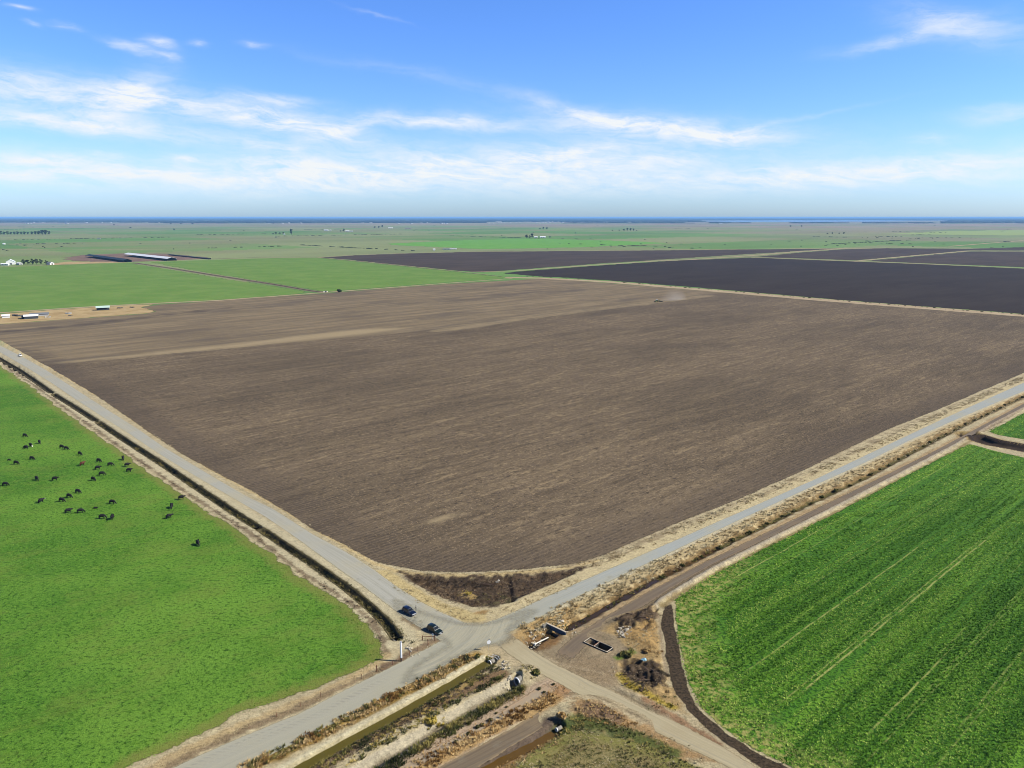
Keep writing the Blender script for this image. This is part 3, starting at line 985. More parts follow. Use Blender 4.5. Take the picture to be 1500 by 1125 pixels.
m_plough = soil_mat('ploughed_soil', lin(98, 86, 70), lin(119, 104, 84), lin(157, 138, 107))
m_black = soil_mat('fallow_black_soil', lin(58, 49, 42), lin(66, 57, 49), lin(76, 67, 57), soft=5, zone=False, straw=False)
m_black2 = soil_mat('fallow_brown_soil', lin(76, 65, 56), lin(88, 76, 66), lin(102, 90, 77), soft=5, zone=False, straw=False)
m_band = None

LIM = [(-100, 556), (80, 534), (300, 514), (640, 484), (700, 482), (750, 469), (820, 461), (900, 450), (1000, 437), (1060, 430)]
wLIM = WL(LIM)
wDUST = WL([(92, 531), (200, 521), (330, 508), (450, 494), (560, 483), (660, 475)])
wDUST2 = WL([(640, 485), (700, 477), (760, 468), (860, 455), (960, 443), (1040, 433)])
wDUST3 = WL([(700, 455), (800, 440), (900, 432)])


def plough_attrs(x, y):
    u, v = to_px(x, y)
    lv = np.interp(u, [q[0] for q in LIM], [q[1] for q in LIM])
    tilled = sstep(-3, 5, lv - v)
    d, s = pdist(wDUST, x, y)
    Ltot = s.max()
    dusty = sstep(14 + 34 * s / Ltot, 1, d) * (.62 + .38 * s / Ltot) * sstep(Ltot + 1, Ltot - 90, s + d * 2)
    for q_, r_, k_ in (((645, 760), 3.2, .8), ((625, 768), 5, .4), ((660, 756), 4, .5)):
        gx_, gy_ = G(*q_)
        da = (x - gx_) * DR[0] + (y - gy_) * DR[1]
        dc = (x - gx_) * NR[0] + (y - gy_) * NR[1]
        dusty = np.maximum(dusty, k_ * np.exp(-(da / (r_ * 3)) ** 2 - (dc / r_) ** 2))
    d2, s2 = pdist(wDUST2, x, y)
    dusty = np.maximum(dusty, .55 * sstep(22, 4, d2))
    d3, _ = pdist(wDUST3, x, y)
    dusty = np.maximum(dusty, .42 * sstep(40, 10, d3))
    wet = sstep(14, 2, np.abs(v - np.interp(u, [640, 720, 800, 950, 1100], [492, 484, 472, 450, 436])) * 3.0) * (u > 650) * (v > lv) * .45
    wet = np.maximum(wet, .8 * sstep(16, 3, pdist(WL([(0, 486), (120, 476), (235, 462), (330, 452)]), x, y)[0]))
    e = sdist(WL(PLOUGH), x, y)
    head = sstep(70, 10, e) * sstep(420, 300, y)
    wet = np.maximum(wet, .55 * sstep(34, 8, e) * (y < 640))
    return {'tilled': tilled, 'dusty': dusty, 'wet': wet, 'headland': head}


# ----------------------------------------------------------------- lay the fields
ex = []
for w_, offs in ((wDUST, (-16, -11, -7, -3, 0, 3, 7, 11, 16)), (wDUST2, (-24, -16, -9, -3, 3, 9, 16, 24)), (WL(LIM), (-40, -28, -18, -9, 0, 9, 18, 28, 40))):
    for a_, b_ in zip(w_[:-1], w_[1:]):
        a_, b_ = np.array(a_), np.array(b_)
        tg = (b_ - a_) / np.linalg.norm(b_ - a_)
        for q in np.arange(0, np.linalg.norm(b_ - a_), 10):
            for o_ in offs:
                ex.append(a_ + tg * q + np.array([-tg[1], tg[0]]) * o_)
sheet('ploughed_field', PLOUGH, 1, m_plough, .5, 1.8, 8, plough_attrs, extra=np.array(ex))
sheet('pasture', PASTURE, 1, m_pasture, 1.5, 2.4, 14)
def crop_attrs(x, y):
    u, v = to_px(x, y)
    return {'yellow': np.clip(sstep(1150, 1030, u) + .9 * sstep(1000, 1060, v) * sstep(1330, 1180, u), 0, 1)}
sheet('crop_field', CROP, 1, m_crop, .5, 1.2, 12, crop_attrs)
sheet('crop_field', CROP2, 1, m_crop, .5, 1.2, 12, crop_attrs)
sheet('field', [(-40, 397), (0, 391.5), (60, 389), (128, 386.5), (192, 385), (207, 388), (258, 396), (316, 406), (360, 413), (414, 421), (452, 428), (430, 431.5), (320, 439.5), (203, 446), (107, 451.5), (0, 459), (-60, 463)], 1, m_crop_far, 1.5, 6, 12)
sheet('field', [(218, 384), (309, 380.5), (400, 378), (464, 377.4), (507, 381.5), (587, 389.5), (667, 398), (735, 405.5), (745, 407.5), (660, 413.5), (560, 421), (490, 426.5), (474, 427), (430, 420), (380, 412), (330, 404), (270, 394)], 1, m_crop_far, 1.5, 6, 12)
sheet('fallow_field', [(470, 377.2), (520, 374), (587, 371.5), (693, 369), (800, 368), (967, 366.7), (1100, 365.3), (1236, 364), (1100, 372), (967, 380.5), (860, 387.5), (753, 395.5), (705, 399), (667, 396.5), (587, 388.3), (507, 380.3)], 1, m_black2, 2, 6, 12)
sheet('fallow_field', [(735, 400.5), (753, 398), (860, 390), (967, 383), (1010, 381), (1100, 377.3), (1233, 382.4), (1340, 386.4), (1500, 393.5), (1640, 400), (1700, 476), (1500, 460), (1333, 447.5), (1200, 437), (1060, 424.5), (893, 411), (793, 405)], 1, m_black, 2, 6, 12)
sheet('fallow_field', [(1107, 376.4), (1170, 370), (1236, 365.2), (1300, 363.5), (1420, 364.5), (1500, 362), (1640, 358), (1640, 366), (1500, 367), (1420, 366.8), (1255, 381.4)], 1, m_black2, 2, 6, 12)
sheet('fallow_field', [(1266, 382.3), (1420, 368.4), (1500, 368.6), (1640, 369), (1640, 396), (1500, 391.5), (1340, 385.3)], 1, m_black2, 2, 6, 12)
sheet('field', [(560, 357), (627, 354), (693, 351.3), (740, 350), (790, 349.6), (887, 352), (985, 356), (930, 359), (860, 362), (780, 364), (700, 364.8), (640, 362), (590, 360)], 1, m_crop_far2, 4, 30, 12)
sheet('field', [(1300, 342), (1370, 338.8), (1500, 336.4), (1640, 334.5), (1640, 345), (1500, 345), (1400, 344), (1330, 343.6)], 1, m_lime, 8, 60, 12)

# bare straw-coloured strips
def earth_mat(name, a_, b_, soft, scale=.15):
    m, t = mat_nt(name)
    p, a, c = rot_coords(t)
    n1_ = t.noise(p, scale, 5, .68)
    col = t.mix(t.ss(n1_, .35, .65), a_, b_)
    n2_ = t.noise(p, 2.5, 3, .7)
    k = t.mr(n2_, .3, .7, .85, 1.15)
    col = t.mix(1.0, col, t.comb(k, k, k), 'MULTIPLY')
    t.out(t.bsdf(col, .95, t.bump(n2_, .4, .15), .08), edge_alpha(t, soft))
    return m


m_band = earth_mat('fresh_dark_soil', lin(50, 43, 33), lin(92, 78, 60), .9, 1.3)
sheet('soil_strip', SOIL, 2, m_band, .7, .9, 8)
m_straw = earth_mat('straw_ground', lin(200, 176, 128), lin(176, 150, 104), 3, .05)
m_yard = earth_mat('yard_mud', lin(122, 98, 86), lin(146, 122, 104), 8, .02)
m_tan = earth_mat('pale_track', lin(196, 176, 142), lin(176, 156, 122), .5, .05)
m_brown = earth_mat('brown_track', lin(122, 108, 90), lin(140, 124, 102), 1.0, .2)
sheet('bare_strip', [(-40, 463), (0, 460), (70, 454.5), (137, 449.8), (200, 446.8), (232, 445), (208, 449.5), (230, 456.5), (213, 459), (107, 467), (0, 475), (-40, 478)], 2, m_straw, 1.5, 3, 8)
sheet('farmyard', [(90, 380), (100, 376.5), (135, 372.6), (190, 371), (245, 371.5), (309, 377.3), (300, 379.3), (253, 381.5), (187, 384), (149, 384), (110, 382.5)], 2, m_yard, 4, 10, 10)
sheet('bare_strip', [(72, 386.8), (95, 383.3), (150, 383.4), (188, 384.4), (128, 386.3), (60, 388.6)], 3, m_straw, 2, 5, 10)


def lane(name, px, half, level, mat, jit=.6, n=120):
    p = W(px)
    s = np.concatenate([[0], np.cumsum(np.linalg.norm(np.diff(p, axis=0), axis=1))])
    q = np.linspace(0, s[-1], n)
    c = np.stack([np.interp(q, s, p[:, 0]), np.interp(q, s, p[:, 1])], 1)
    tg = np.gradient(c, axis=0)
    tg /= np.linalg.norm(tg, axis=1, keepdims=True)
    nr = np.stack([-tg[:, 1], tg[:, 0]], 1)
    hh = half * np.ones(n) if np.isscalar(half) else np.interp(q / s[-1], np.linspace(0, 1, len(half)), half)
    m = 5
    tt = np.linspace(-1, 1, m)
    wv = (fbm(c[:, 0], c[:, 1], .1, 3, level) - .5) * 2 * jit
    P = c[:, None, :] + nr[:, None, :] * (tt[None, :, None] * hh[:, None, None] + wv[:, None, None])
    V = P.reshape(-1, 2)
    z = level * (.006 + V[:, 1] * 2.2e-5) + .012
    ix = np.arange(n * m).reshape(n, m)
    f = np.stack([ix[:-1, :-1], ix[1:, :-1], ix[1:, 1:], ix[:-1, 1:]], -1).reshape(-1, 4)
    e = np.repeat(hh, m) * np.tile(1 - np.abs(tt), n)
    me = np_mesh(name, np.column_stack([V, z]), f, 4, {'edge': e, 'across': np.tile(tt, n), 'along': np.repeat(q, m)})
    if me.polygons[0].normal.z < 0:
        me.flip_normals()
    return tag(link(name, me, mat), kind='structure')


lane('track', [(690, 398.5), (753, 397), (860, 389), (967, 382), (1010, 380.6), (1100, 374.5), (1170, 368.6), (1233, 364.2), (1300, 363.3)], [4, 6, 7, 9, 12], 3, m_tan)
lane('track', [(1250, 383), (1290, 379), (1345, 374), (1420, 367.6), (1500, 368.2), (1640, 368.8)], [5, 6, 7, 7, 5], 3, m_tan)
lane('track', [(1100, 377), (1233, 382.3), (1340, 386.2), (1500, 393), (1640, 399)], [4, 5, 5, 5], 3, m_tan)
lane('track', [(740, 406.5), (793, 407.5), (893, 413), (1000, 422), (1060, 427), (1200, 439), (1333, 449.5), (1500, 462.3), (1640, 473)], [12, 14, 15, 14, 13], 3, m_tan, 1.5)
lane('track', [(470, 377), (520, 373.6), (587, 371.2), (693, 368.7), (800, 367.7), (967, 366.3), (1100, 365), (1240, 363.3)], [4, 6, 9, 14], 3, m_tan, 2)
lane('track', [(300, 379.9), (380, 377.5), (464, 376.8), (507, 380.9), (587, 388.9), (667, 397.3), (735, 405)], [3, 3, 3, 3], 3, m_tan, 1)
lane('track', [(-40, 461), (107, 451), (203, 445.6), (320, 440.2), (430, 432), (475, 428.6), (560, 422.2), (660, 414.6), (750, 408)], [4.5, 4.5, 4, 3], 4, m_tan, .5)
DIAG = [(196, 385), (250, 393), (316, 403.6), (400, 416.5), (455, 426), (474, 428.3)]
lane('track', DIAG, 7.5, 3, m_brown, .6)
m_dk = earth_mat('dark_ditch', lin(58, 56, 44), lin(44, 44, 34), .3, .1)
for d_ in (-6.5, 5.5):
    lane('ditch', off(DIAG, d_), 1.5, 4, m_dk, .4)
lane('ditch', [(310, 379.4), (380, 377), (440, 376.2)], 2.0, 5, m_dk, 1)
lane('ditch', [(470, 377.8), (507, 381.3), (587, 389.3), (667, 397.6), (735, 405.2)], 1.8, 5, m_dk, .6)
lane('track', [(-40, 396.5), (0, 391.4), (60, 388.9), (128, 386.5)], [5, 4, 3], 4, m_tan, 1)
lane('track', [(1390, 361), (1440, 357), (1500, 352.3), (1640, 346)], 10, 3, m_tan, 2)
lane('track', [(1100, 340.2), (1160, 339.6), (1320, 338.8)], 24, 3, m_tan, 8)
lane('track', [(0, 366), (100, 365), (240, 366.2)], 8, 3, m_tan, 4)
lane('track', [(640, 337), (760, 337.3), (900, 339.5), (1060, 341)], 26, 3, m_tan, 10)

# ----------------------------------------------------------------- roads
def road_mat(name, c1, c2, edge_c, washboard=False, gravel=.5):
    m, t = mat_nt(name)
    p = t.pos()
    ac_ = t.attr('across').outputs['Fac']
    al_ = t.attr('along').outputs['Fac']
    lines = t.noise(t.comb(t.m('MULTIPLY', ac_, 1.1), t.m('MULTIPLY', al_, .012)), 1, 4, .65)
    big = t.noise(p, .06, 4, .6)
    col = t.mix(t.ss(lines, .35, .66), c1, c2)
    col = t.mix(t.ss(big, .45, .7, 0, .5), col, edge_c)
    wt_ = t.noise(t.comb(t.m('MULTIPLY', ac_, 1.7), t.m('MULTIPLY', al_, .02), 4.0), 1, 3, .6)
    col = t.mix(t.ss(wt_, .56, .70, 0, .42), col, lin(134, 132, 122))
    col = t.mix(t.ss(t.noise(p, .22, 5, .7), .58, .72, 0, .35), col, lin(140, 134, 116))
    gr = t.noise(p, 5.0, 3, .75)
    k = t.mr(gr, .3, .7, .9, 1.1)
    col = t.mix(1.0, col, t.comb(k, k, k), 'MULTIPLY')
    if washboard:
        col = t.mix(t.ss(t.m('ADD', al_, t.m('MULTIPLY', big, 40)), 165, 95, 0, .75), col, t.mix(lines, lin(170, 166, 144), lin(184, 178, 152)))
    e = t.attr('edge').outputs['Fac']
    col = t.mix(t.ss(t.m('ADD', e, t.m('MULTIPLY', t.noise(p, .7, 4, .65), 1.4)), 1.9, .6), col, edge_c)
    hgt = t.noise(p, 3.0, 3, .7)
    bs = t.bump(hgt, .25, .1)
    if washboard:
        wv = t.m('SINE', t.m('ADD', t.m('MULTIPLY', al_, 2 * math.pi / 1.35), t.m('MULTIPLY', t.noise(p, .35, 3), 6)))
        msk = t.m('MULTIPLY', t.m('MULTIPLY', t.ss(al_, 62, 40), t.ss(t.noise(t.comb(t.m('MULTIPLY', ac_, .5), t.m('MULTIPLY', al_, .03)), 1, 3), .42, .6)), t.m('MULTIPLY', t.ss(ac_, 1.2, 2.6), t.ss(ac_, 6.4, 4.8)))
        col = t.mix(t.m('MULTIPLY', msk, t.ss(wv, -.1, .8, 0, .45)), col, lin(136, 134, 126))
        bs = t.bump(t.m('ADD', hgt, t.m('MULTIPLY', wv, msk)), .4, .1)
    t.out(t.bsdf(col, .85, bs, .2), edge_alpha(t, 1.0, .9, 1.2))
    return m


m_gravel = road_mat('gravel_road', lin(186, 184, 170), lin(172, 170, 154), lin(192, 182, 148))
m_paved = road_mat('paved_road', lin(166, 172, 168), lin(178, 180, 170), lin(186, 180, 150), True)
m_apron = road_mat('gravel_apron', lin(194, 188, 156), lin(180, 174, 146), lin(190, 180, 140))
m_dirt = road_mat('dirt_road', lin(194, 182, 148), lin(180, 168, 134), lin(172, 156, 120))
m_dirt2 = road_mat('farm_track', lin(128, 114, 95), lin(112, 98, 82), lin(146, 126, 98))
m_dirt3 = road_mat('grey_track', lin(178, 164, 140), lin(164, 150, 126), lin(186, 156, 120))
m_dirt4 = road_mat('ditch_track', lin(134, 118, 94), lin(112, 98, 80), lin(166, 144, 108))
m_ditch = earth_mat('ditch_bank', lin(104, 94, 64), lin(66, 62, 42), .01, .5)
m_chan = earth_mat('channel_bank', lin(84, 70, 58), lin(66, 55, 46), .01, .3)


def channel(px, prof, mat, jit, seed):
    """ditch swept along a surveyed line; prof = (offset, height)"""
    w = W(px)
    s = np.concatenate([[0], np.cumsum(np.linalg.norm(np.diff(w, axis=0), axis=1))])
    n = max(12, int(s[-1] / 1.1))
    q = np.linspace(0, s[-1], n)
    c = np.stack([np.interp(q, s, w[:, 0]), np.interp(q, s, w[:, 1])], 1)
    for _ in range(3):
        c[1:-1] = (c[:-2] + c[1:-1] * 2 + c[2:]) / 4
    tg = np.gradient(c, axis=0)
    tg /= np.linalg.norm(tg, axis=1, keepdims=True)
    nr = np.stack([-tg[:, 1], tg[:, 0]], 1)
    m = len(prof)
    V = np.zeros((n, m, 3))
    for j, (o_, z_) in enumerate(prof):
        wv = (fbm(q + j * 31, q * 0 + seed, .35, 3, seed + j) - .5) * 2 * jit
        V[:, j, :2] = c + nr * (o_ + wv)[:, None]
        V[:, j, 2] = z_ + (wv * .3 if z_ < -.2 else 0)
    end = np.minimum(q, s[-1] - q)
    V[:, :, 2] = np.where(V[:, :, 2] < 0, V[:, :, 2] * sstep(0, 1.2, end)[:, None], V[:, :, 2])
    ix = np.arange(n * m).reshape(n, m)
    f = np.stack([ix[:-1, :-1], ix[:-1, 1:], ix[1:, 1:], ix[1:, :-1]], -1).reshape(-1, 4)
    me = np_mesh('ditch', V.reshape(-1, 3), f, 4, {'edge': np.full(n * m, 5.0)})
    if sum(pp.normal.z for pp in me.polygons) < 0:
        me.flip_normals()
    return tag(link('ditch', me, mat), kind='structure')


for i, q_ in enumerate(DITCH_L):
    channel(q_, [(-1.75, -.06), (-1.45, .05), (-1.05, -.35), (-.45, -1.15), (0, -1.25), (.45, -1.15), (1.05, -.35), (1.45, .05), (1.75, -.06)], m_ditch, .25, 7 + i)
channel(CHANNEL, [(-7.9, -.06), (-7.2, .06), (-5.6, -1.5), (-4.4, -2.3), (0, -2.5), (4.4, -2.3), (5.6, -1.5), (7.2, .06), (7.9, -.06)], m_chan, .45, 17)
m_dirt_e = m_dirt
strip('dirt_road', SEROAD_W, SEROAD_E, 2, m_dirt, 130, 9)
strip('farm_track', FTRACK_N, FTRACK_S, 1, m_dirt2, 200, 7)
strip('dirt_track', TRACK2_N, TRACK2_S, 1, m_dirt3, 120, 7)
strip('dirt_track', TRACK3_N, TRACK3_S, 1, m_dirt4, 120, 7)
strip('gravel_road', LROAD_L, LROAD_R, 3, m_gravel, 300, 11)
strip('road', RROAD_N, RROAD_S, 4, m_paved, 360, 11)
sheet('field', WEEDF, 1, green_mat('weedy_field', lin(132, 124, 78), lin(164, 150, 100), lin(76, 82, 42), lin(176, 156, 108), .6), .8, 2.5, 10)

# gravel fanned out where the roads meet, worn by turning wheels
m_fan, t = mat_nt('junction_gravel')
p = t.pos()
jx, jy = G(700, 930)
rel = t.n('ShaderNodeVectorMath', {0: p, 1: (jx - 34, jy + 12, 0)}, operation='SUBTRACT').outputs[0]
rad_ = t.n('ShaderNodeVectorMath', {0: rel}, operation='LENGTH').outputs['Value']
arc = t.noise(t.comb(t.m('MULTIPLY', rad_, 1.0), t.m('MULTIPLY', t.dot(p, (DR[0], DR[1], 0)), .03)), 1, 4, .7)
strt = t.noise(t.comb(t.m('MULTIPLY', t.dot(p, (NR[0], NR[1], 0)), 1.1), t.m('MULTIPLY', t.dot(p, (DR[0], DR[1], 0)), .02)), 1, 4, .7)
col = t.mix(t.ss(arc, .38, .62), lin(164, 160, 140), lin(186, 180, 154))
col = t.mix(t.ss(strt, .42, .62, 0, .5), col, lin(172, 172, 158))
col = t.mix(t.ss(arc, .60, .70, 0, .55), col, lin(132, 126, 108))
gr = t.noise(p, 4.5, 3, .75)
k = t.mr(gr, .3, .7, .86, 1.14)
col = t.mix(1.0, col, t.comb(k, k, k), 'MULTIPLY')
t.out(t.bsdf(col, .9, t.bump(t.noise(p, 3, 3, .7), .3, .12), .12), edge_alpha(t, 4.5, .8, .5, 1.0))
sheet('junction', [(560, 868), (590, 876), (622, 890), (648, 899), (676, 907), (705, 909), (735, 901), (765, 890), (784, 886), (800, 896), (776, 912), (758, 925), (760, 936), (738, 952), (715, 952), (690, 962), (650, 985), (612, 1006), (575, 1010), (590, 976), (625, 955), (644, 944), (630, 936), (612, 926), (592, 914), (572, 898)], 5, m_fan, .5, 4.5, 5)

# ----------------------------------------------------------------- water
def water(name, px, half, z, rgb, rough=.12):
    m, t = mat_nt(name + '_surface')
    p = t.pos()
    n = t.noise(p, .7, 3, .6)
    col = t.mix(n, rgb, tuple(x * .75 for x in rgb))
    t.out(t.bsdf(col, rough, t.bump(t.noise(p, 1.6, 2), .04, .05), .4))
    o = lane(name, px, half, 0, m, .0, 80)
    o.data.vertices.foreach_get('co', (co := np.zeros(len(o.data.vertices) * 3, np.float32)))
    co[2::3] = z
    o.data.vertices.foreach_set('co', co)
    return o


water('canal_water', CANAL1, 1.9, -.75, lin(108, 98, 40))
water('ditch_water', DITCH_R[:7], 1.4, -.95, lin(74, 58, 36))
water('canal_water', CANAL3, 1.4, -.85, lin(112, 86, 42))
# the far water
mw, t = mat_nt('bay_water')
t.out(t.bsdf(lin(120, 150, 170), .25, None, .5))
sheet('lake', [(1020, 324.6), (1120, 325.2), (1240, 324.9), (1340, 323.4), (1352, 322.0), (1290, 321.9), (1180, 322.2), (1060, 323.2)], 0, mw, 30, 100, 20).location.z = 3.0
# ----------------------------------------------------------------- ground plants (uncountable growth)
RS = np.random.RandomState(11)


def leaf_mat(name, cols, rough=.85, trans=.0):
    """three tones picked per clump"""
    m, t = mat_nt(name)
    f = t.attr('tone').outputs['Fac']
    n = t.noise(t.pos(), 2.0, 2, .6)
    f2 = t.m('ADD', f, t.m('MULTIPLY', t.m('SUBTRACT', n, .5), .5))
    c = t.mix(t.ss(f2, .15, .5), cols[0], cols[1])
    c = t.mix(t.ss(f2, .5, .85), c, cols[2])
    t.out(t.bsdf(c, rough, None, .1))
    return m


def clumps(P, r, h, K, wid, tone, seed, upright=.5, ground_z=True):
    """K pointed leaves per plant at points P (n,2): spread r, height h (arrays)"""
    rs = np.random.RandomState(seed)
    n = len(P)
    if n == 0:
        return np.zeros((0, 3)), np.zeros((0, 3), int), np.zeros(0)
    r = np.broadcast_to(r, (n,))[:, None]
    h = np.broadcast_to(h, (n,))[:, None]
    z0 = np.maximum(height(P[:, 0], P[:, 1]), -1.15)[:, None] if ground_z else np.zeros((n, 1))
    a = rs.uniform(0, 2 * np.pi, (n, K))
    rad = np.sqrt(rs.uniform(0, 1, (n, K)))
    bx = P[:, :1] + np.cos(a) * rad * r * .55
    by = P[:, 1:] + np.sin(a) * rad * r * .55
    a2 = a + rs.normal(0, .7, (n, K))
    reach = rs.uniform(.3, 1, (n, K)) * r * (1.1 - upright)
    tx = bx + np.cos(a2) * reach
    ty = by + np.sin(a2) * reach
    dome = np.sqrt(np.clip(1 - (rad * .8) ** 2, 0, 1))
    tz = z0 + h * dome * rs.uniform(.55, 1.1, (n, K))
    bz = z0 + h * dome * rs.uniform(-.1, .45, (n, K)) * (1 - upright * .8)
    ww = wid * rs.uniform(.6, 1.4, (n, K)) * (r / np.mean(r)) ** .5
    pa = a2 + np.pi / 2 + rs.normal(0, .5, (n, K))
    ox, oy = np.cos(pa) * ww / 2, np.sin(pa) * ww / 2
    V = np.stack([np.stack([bx - ox, by - oy, bz], -1), np.stack([bx + ox, by + oy, bz + .1 * h], -1), np.stack([tx, ty, tz], -1)], 2)
    V = V.reshape(-1, 3)
    Fc = np.arange(len(V)).reshape(-1, 3)
    T = np.repeat(tone, K * 3)
    return V, Fc, T


def stuff(name, parts, mat, label, cat):
    V, Fc, T, o = [], [], [], 0
    for v, f, t_ in parts:
        V.append(v)
        Fc.append(f + o)
        T.append(t_)
        o += len(v)
    me = np_mesh(name, np.concatenate(V), np.concatenate(Fc), 3, {'tone': np.concatenate(T)})
    return tag(link(name, me, mat), label, cat, None, 'stuff')


def along(px, half, dens, seed, thr=None, scale=.25, far=1e9):
    """points strewn along a surveyed line"""
    rs = np.random.RandomState(seed)
    w = W(px)
    sg = np.linalg.norm(np.diff(w, axis=0), axis=1)
    s = np.concatenate([[0], np.cumsum(sg)])
    n = int(s[-1] * 2 * half * dens)
    q = rs.uniform(0, s[-1], n)
    x = np.interp(q, s, w[:, 0])
    y = np.interp(q, s, w[:, 1])
    k = np.clip(np.searchsorted(s, q) - 1, 0, len(sg) - 1)
    tg = np.diff(w, axis=0)[k] / sg[k][:, None]
    off = rs.uniform(-1, 1, n) + rs.normal(0, .18, n)
    P = np.stack([x - tg[:, 1] * off * half, y + tg[:, 0] * off * half], 1)
    if thr is not None:
        P = P[fbm(P[:, 0], P[:, 1], scale, 3, seed) > thr]
    return P[P[:, 1] < far]


def within(px, dens, seed, thr=None, scale=.25, pad=0.0):
    rs = np.random.RandomState(seed)
    w = WL(px)
    a = np.array(w)
    lo_, hi_ = a.min(0), a.max(0)
    n = int((hi_[0] - lo_[0]) * (hi_[1] - lo_[1]) * dens)
    P = rs.uniform(lo_, hi_, (n, 2))
    P = P[inside(w, P[:, 0], P[:, 1])]
    if pad:
        P = P[sdist(w, P[:, 0], P[:, 1]) > pad]
    if thr is not None:
        P = P[fbm(P[:, 0], P[:, 1], scale, 3, seed) > thr]
    return P


def grow(P, r, h, K, wid, seed, upright=.5, t0=0.0, t1=1.0):
    rs = np.random.RandomState(seed)
    n = len(P)
    tone = t0 + (t1 - t0) * np.clip(.5 + (fbm(P[:, 0], P[:, 1], .3, 3, seed + 5) - .5) * 2.2 + rs.normal(0, .12, n), 0, 1) if n else np.zeros(0)
    return clumps(P, r * rs.uniform(.6, 1.35, n), h * rs.uniform(.5, 1.4, n), K, wid, tone, seed, upright)


m_dry = leaf_mat('dry_grass', [lin(176, 154, 110), lin(204, 186, 140), lin(222, 208, 166)])
m_amber = leaf_mat('amber_grass', [lin(138, 102, 54), lin(198, 158, 94), lin(228, 198, 140)])
m_weed = leaf_mat('weeds', [lin(56, 62, 30), lin(98, 100, 50), lin(160, 146, 82)])
m_brush = leaf_mat('brush', [lin(70, 60, 50), lin(110, 95, 78), lin(152, 132, 106)])
m_dkweed = leaf_mat('dark_weeds', [lin(44, 48, 28), lin(78, 78, 46), lin(150, 138, 84)])
m_yel = leaf_mat('yellow_grass', [lin(150, 138, 50), lin(196, 174, 76), lin(214, 190, 104)])
m_leaf = leaf_mat('crop_leaf', [lin(52, 98, 16), lin(118, 168, 46), lin(182, 212, 94)])
m_blade = leaf_mat('pasture_blade', [lin(50, 94, 14), lin(92, 142, 34), lin(144, 184, 70)])

VS = [(768, 926), (800, 914), (842, 889), (893, 864), (940, 843), (984, 822), (1088, 771), (1192, 722), (1265, 688), (1329, 658), (1393, 628), (1457, 600), (1500, 581), (1600, 537)]
DG = [
    grow(along(VS[:6], 3.6, 1.1, 1), .7, .6, 15, .2, 101, .45),
    grow(along(VS[5:9], 2.6, .8, 2), .75, .55, 10, .26, 102, .45),
    grow(along(VS[8:], 2.4, .5, 3), .9, .5, 8, .36, 103, .45),
    grow(along([(560, 842), (600, 868), (640, 889), (690, 905), (735, 899), (770, 883), (810, 864), (850, 848)], 2.2, 1.3, 4, .42), .45, .35, 8, .15, 104, .6),
    grow(along([(833, 834), (880, 824), (984, 780), (1088, 737), (1192, 692), (1296, 646), (1372, 610), (1500, 553)], 2.6, 1.3, 5, .42), .55, .45, 8, .18, 105, .6),
    grow(along([(20, 512), (96, 556), (187, 614), (267, 667), (320, 696), (400, 742), (460, 777), (508, 803), (556, 836)], 1.4, .8, 6, .47), .45, .32, 6, .18, 106, .6),
    grow(along([(833, 829), (783, 836), (737, 839.5), (678, 842), (620, 841), (580, 834)], .7, 2.0, 7), .4, .4, 8, .14, 107, .6),
    grow(within([(905, 925), (935, 925), (966, 915), (968, 950), (945, 955), (915, 945)], .9, 8, .42), .5, .45, 9, .15, 108, .6),
    grow(along([(900, 968), (906, 985), (930, 1010), (985, 1048), (1040, 1076)], 1.6, .9, 9, .45), .4, .3, 7, .14, 109, .6),
    grow(within([(858, 930), (890, 928), (905, 945), (905, 960)], .8, 10, .5), .35, .25, 7, .12, 110, .6),
    grow(along([(760, 936), (780, 950), (800, 955)], 1.5, 1.0, 12, .45), .4, .35, 8, .13, 111, .6),
    grow(along([(570, 912), (590, 936), (575, 944)], 1.6, 1.2, 13, .4), .4, .4, 8, .13, 112, .6),
    grow(along([(380, 778), (436, 812), (484, 850), (532, 884), (566, 922)], 1.2, .9, 14, .5), .4, .3, 7, .14, 113, .6),
    grow(along([(560, 976), (507, 1003), (440, 1033), (347, 1070), (250, 1116), (180, 1150)], 1.4, .8, 15, .5), .35, .28, 7, .13, 114, .6),
    grow(along(FTRACK_N[1:10], .8, .8, 16, .42), .45, .3, 7, .14, 115, .6),
    grow(along(LEDGE, 1.3, .5, 17, .55), .4, .3, 6, .14, 116, .6),
    grow(within(WEEDF, 2.4, 18, .44), .36, .3, 7, .13, 117, .5),
    grow(along([(890, 1064), (930, 1066), (985, 1090), (1035, 1116)], 2.0, .9, 19, .4), .45, .35, 8, .13, 118, .6),
]
stuff('dry_grass', DG, m_dry, 'dry straw coloured grass along the verges of both roads', 'dry grass')
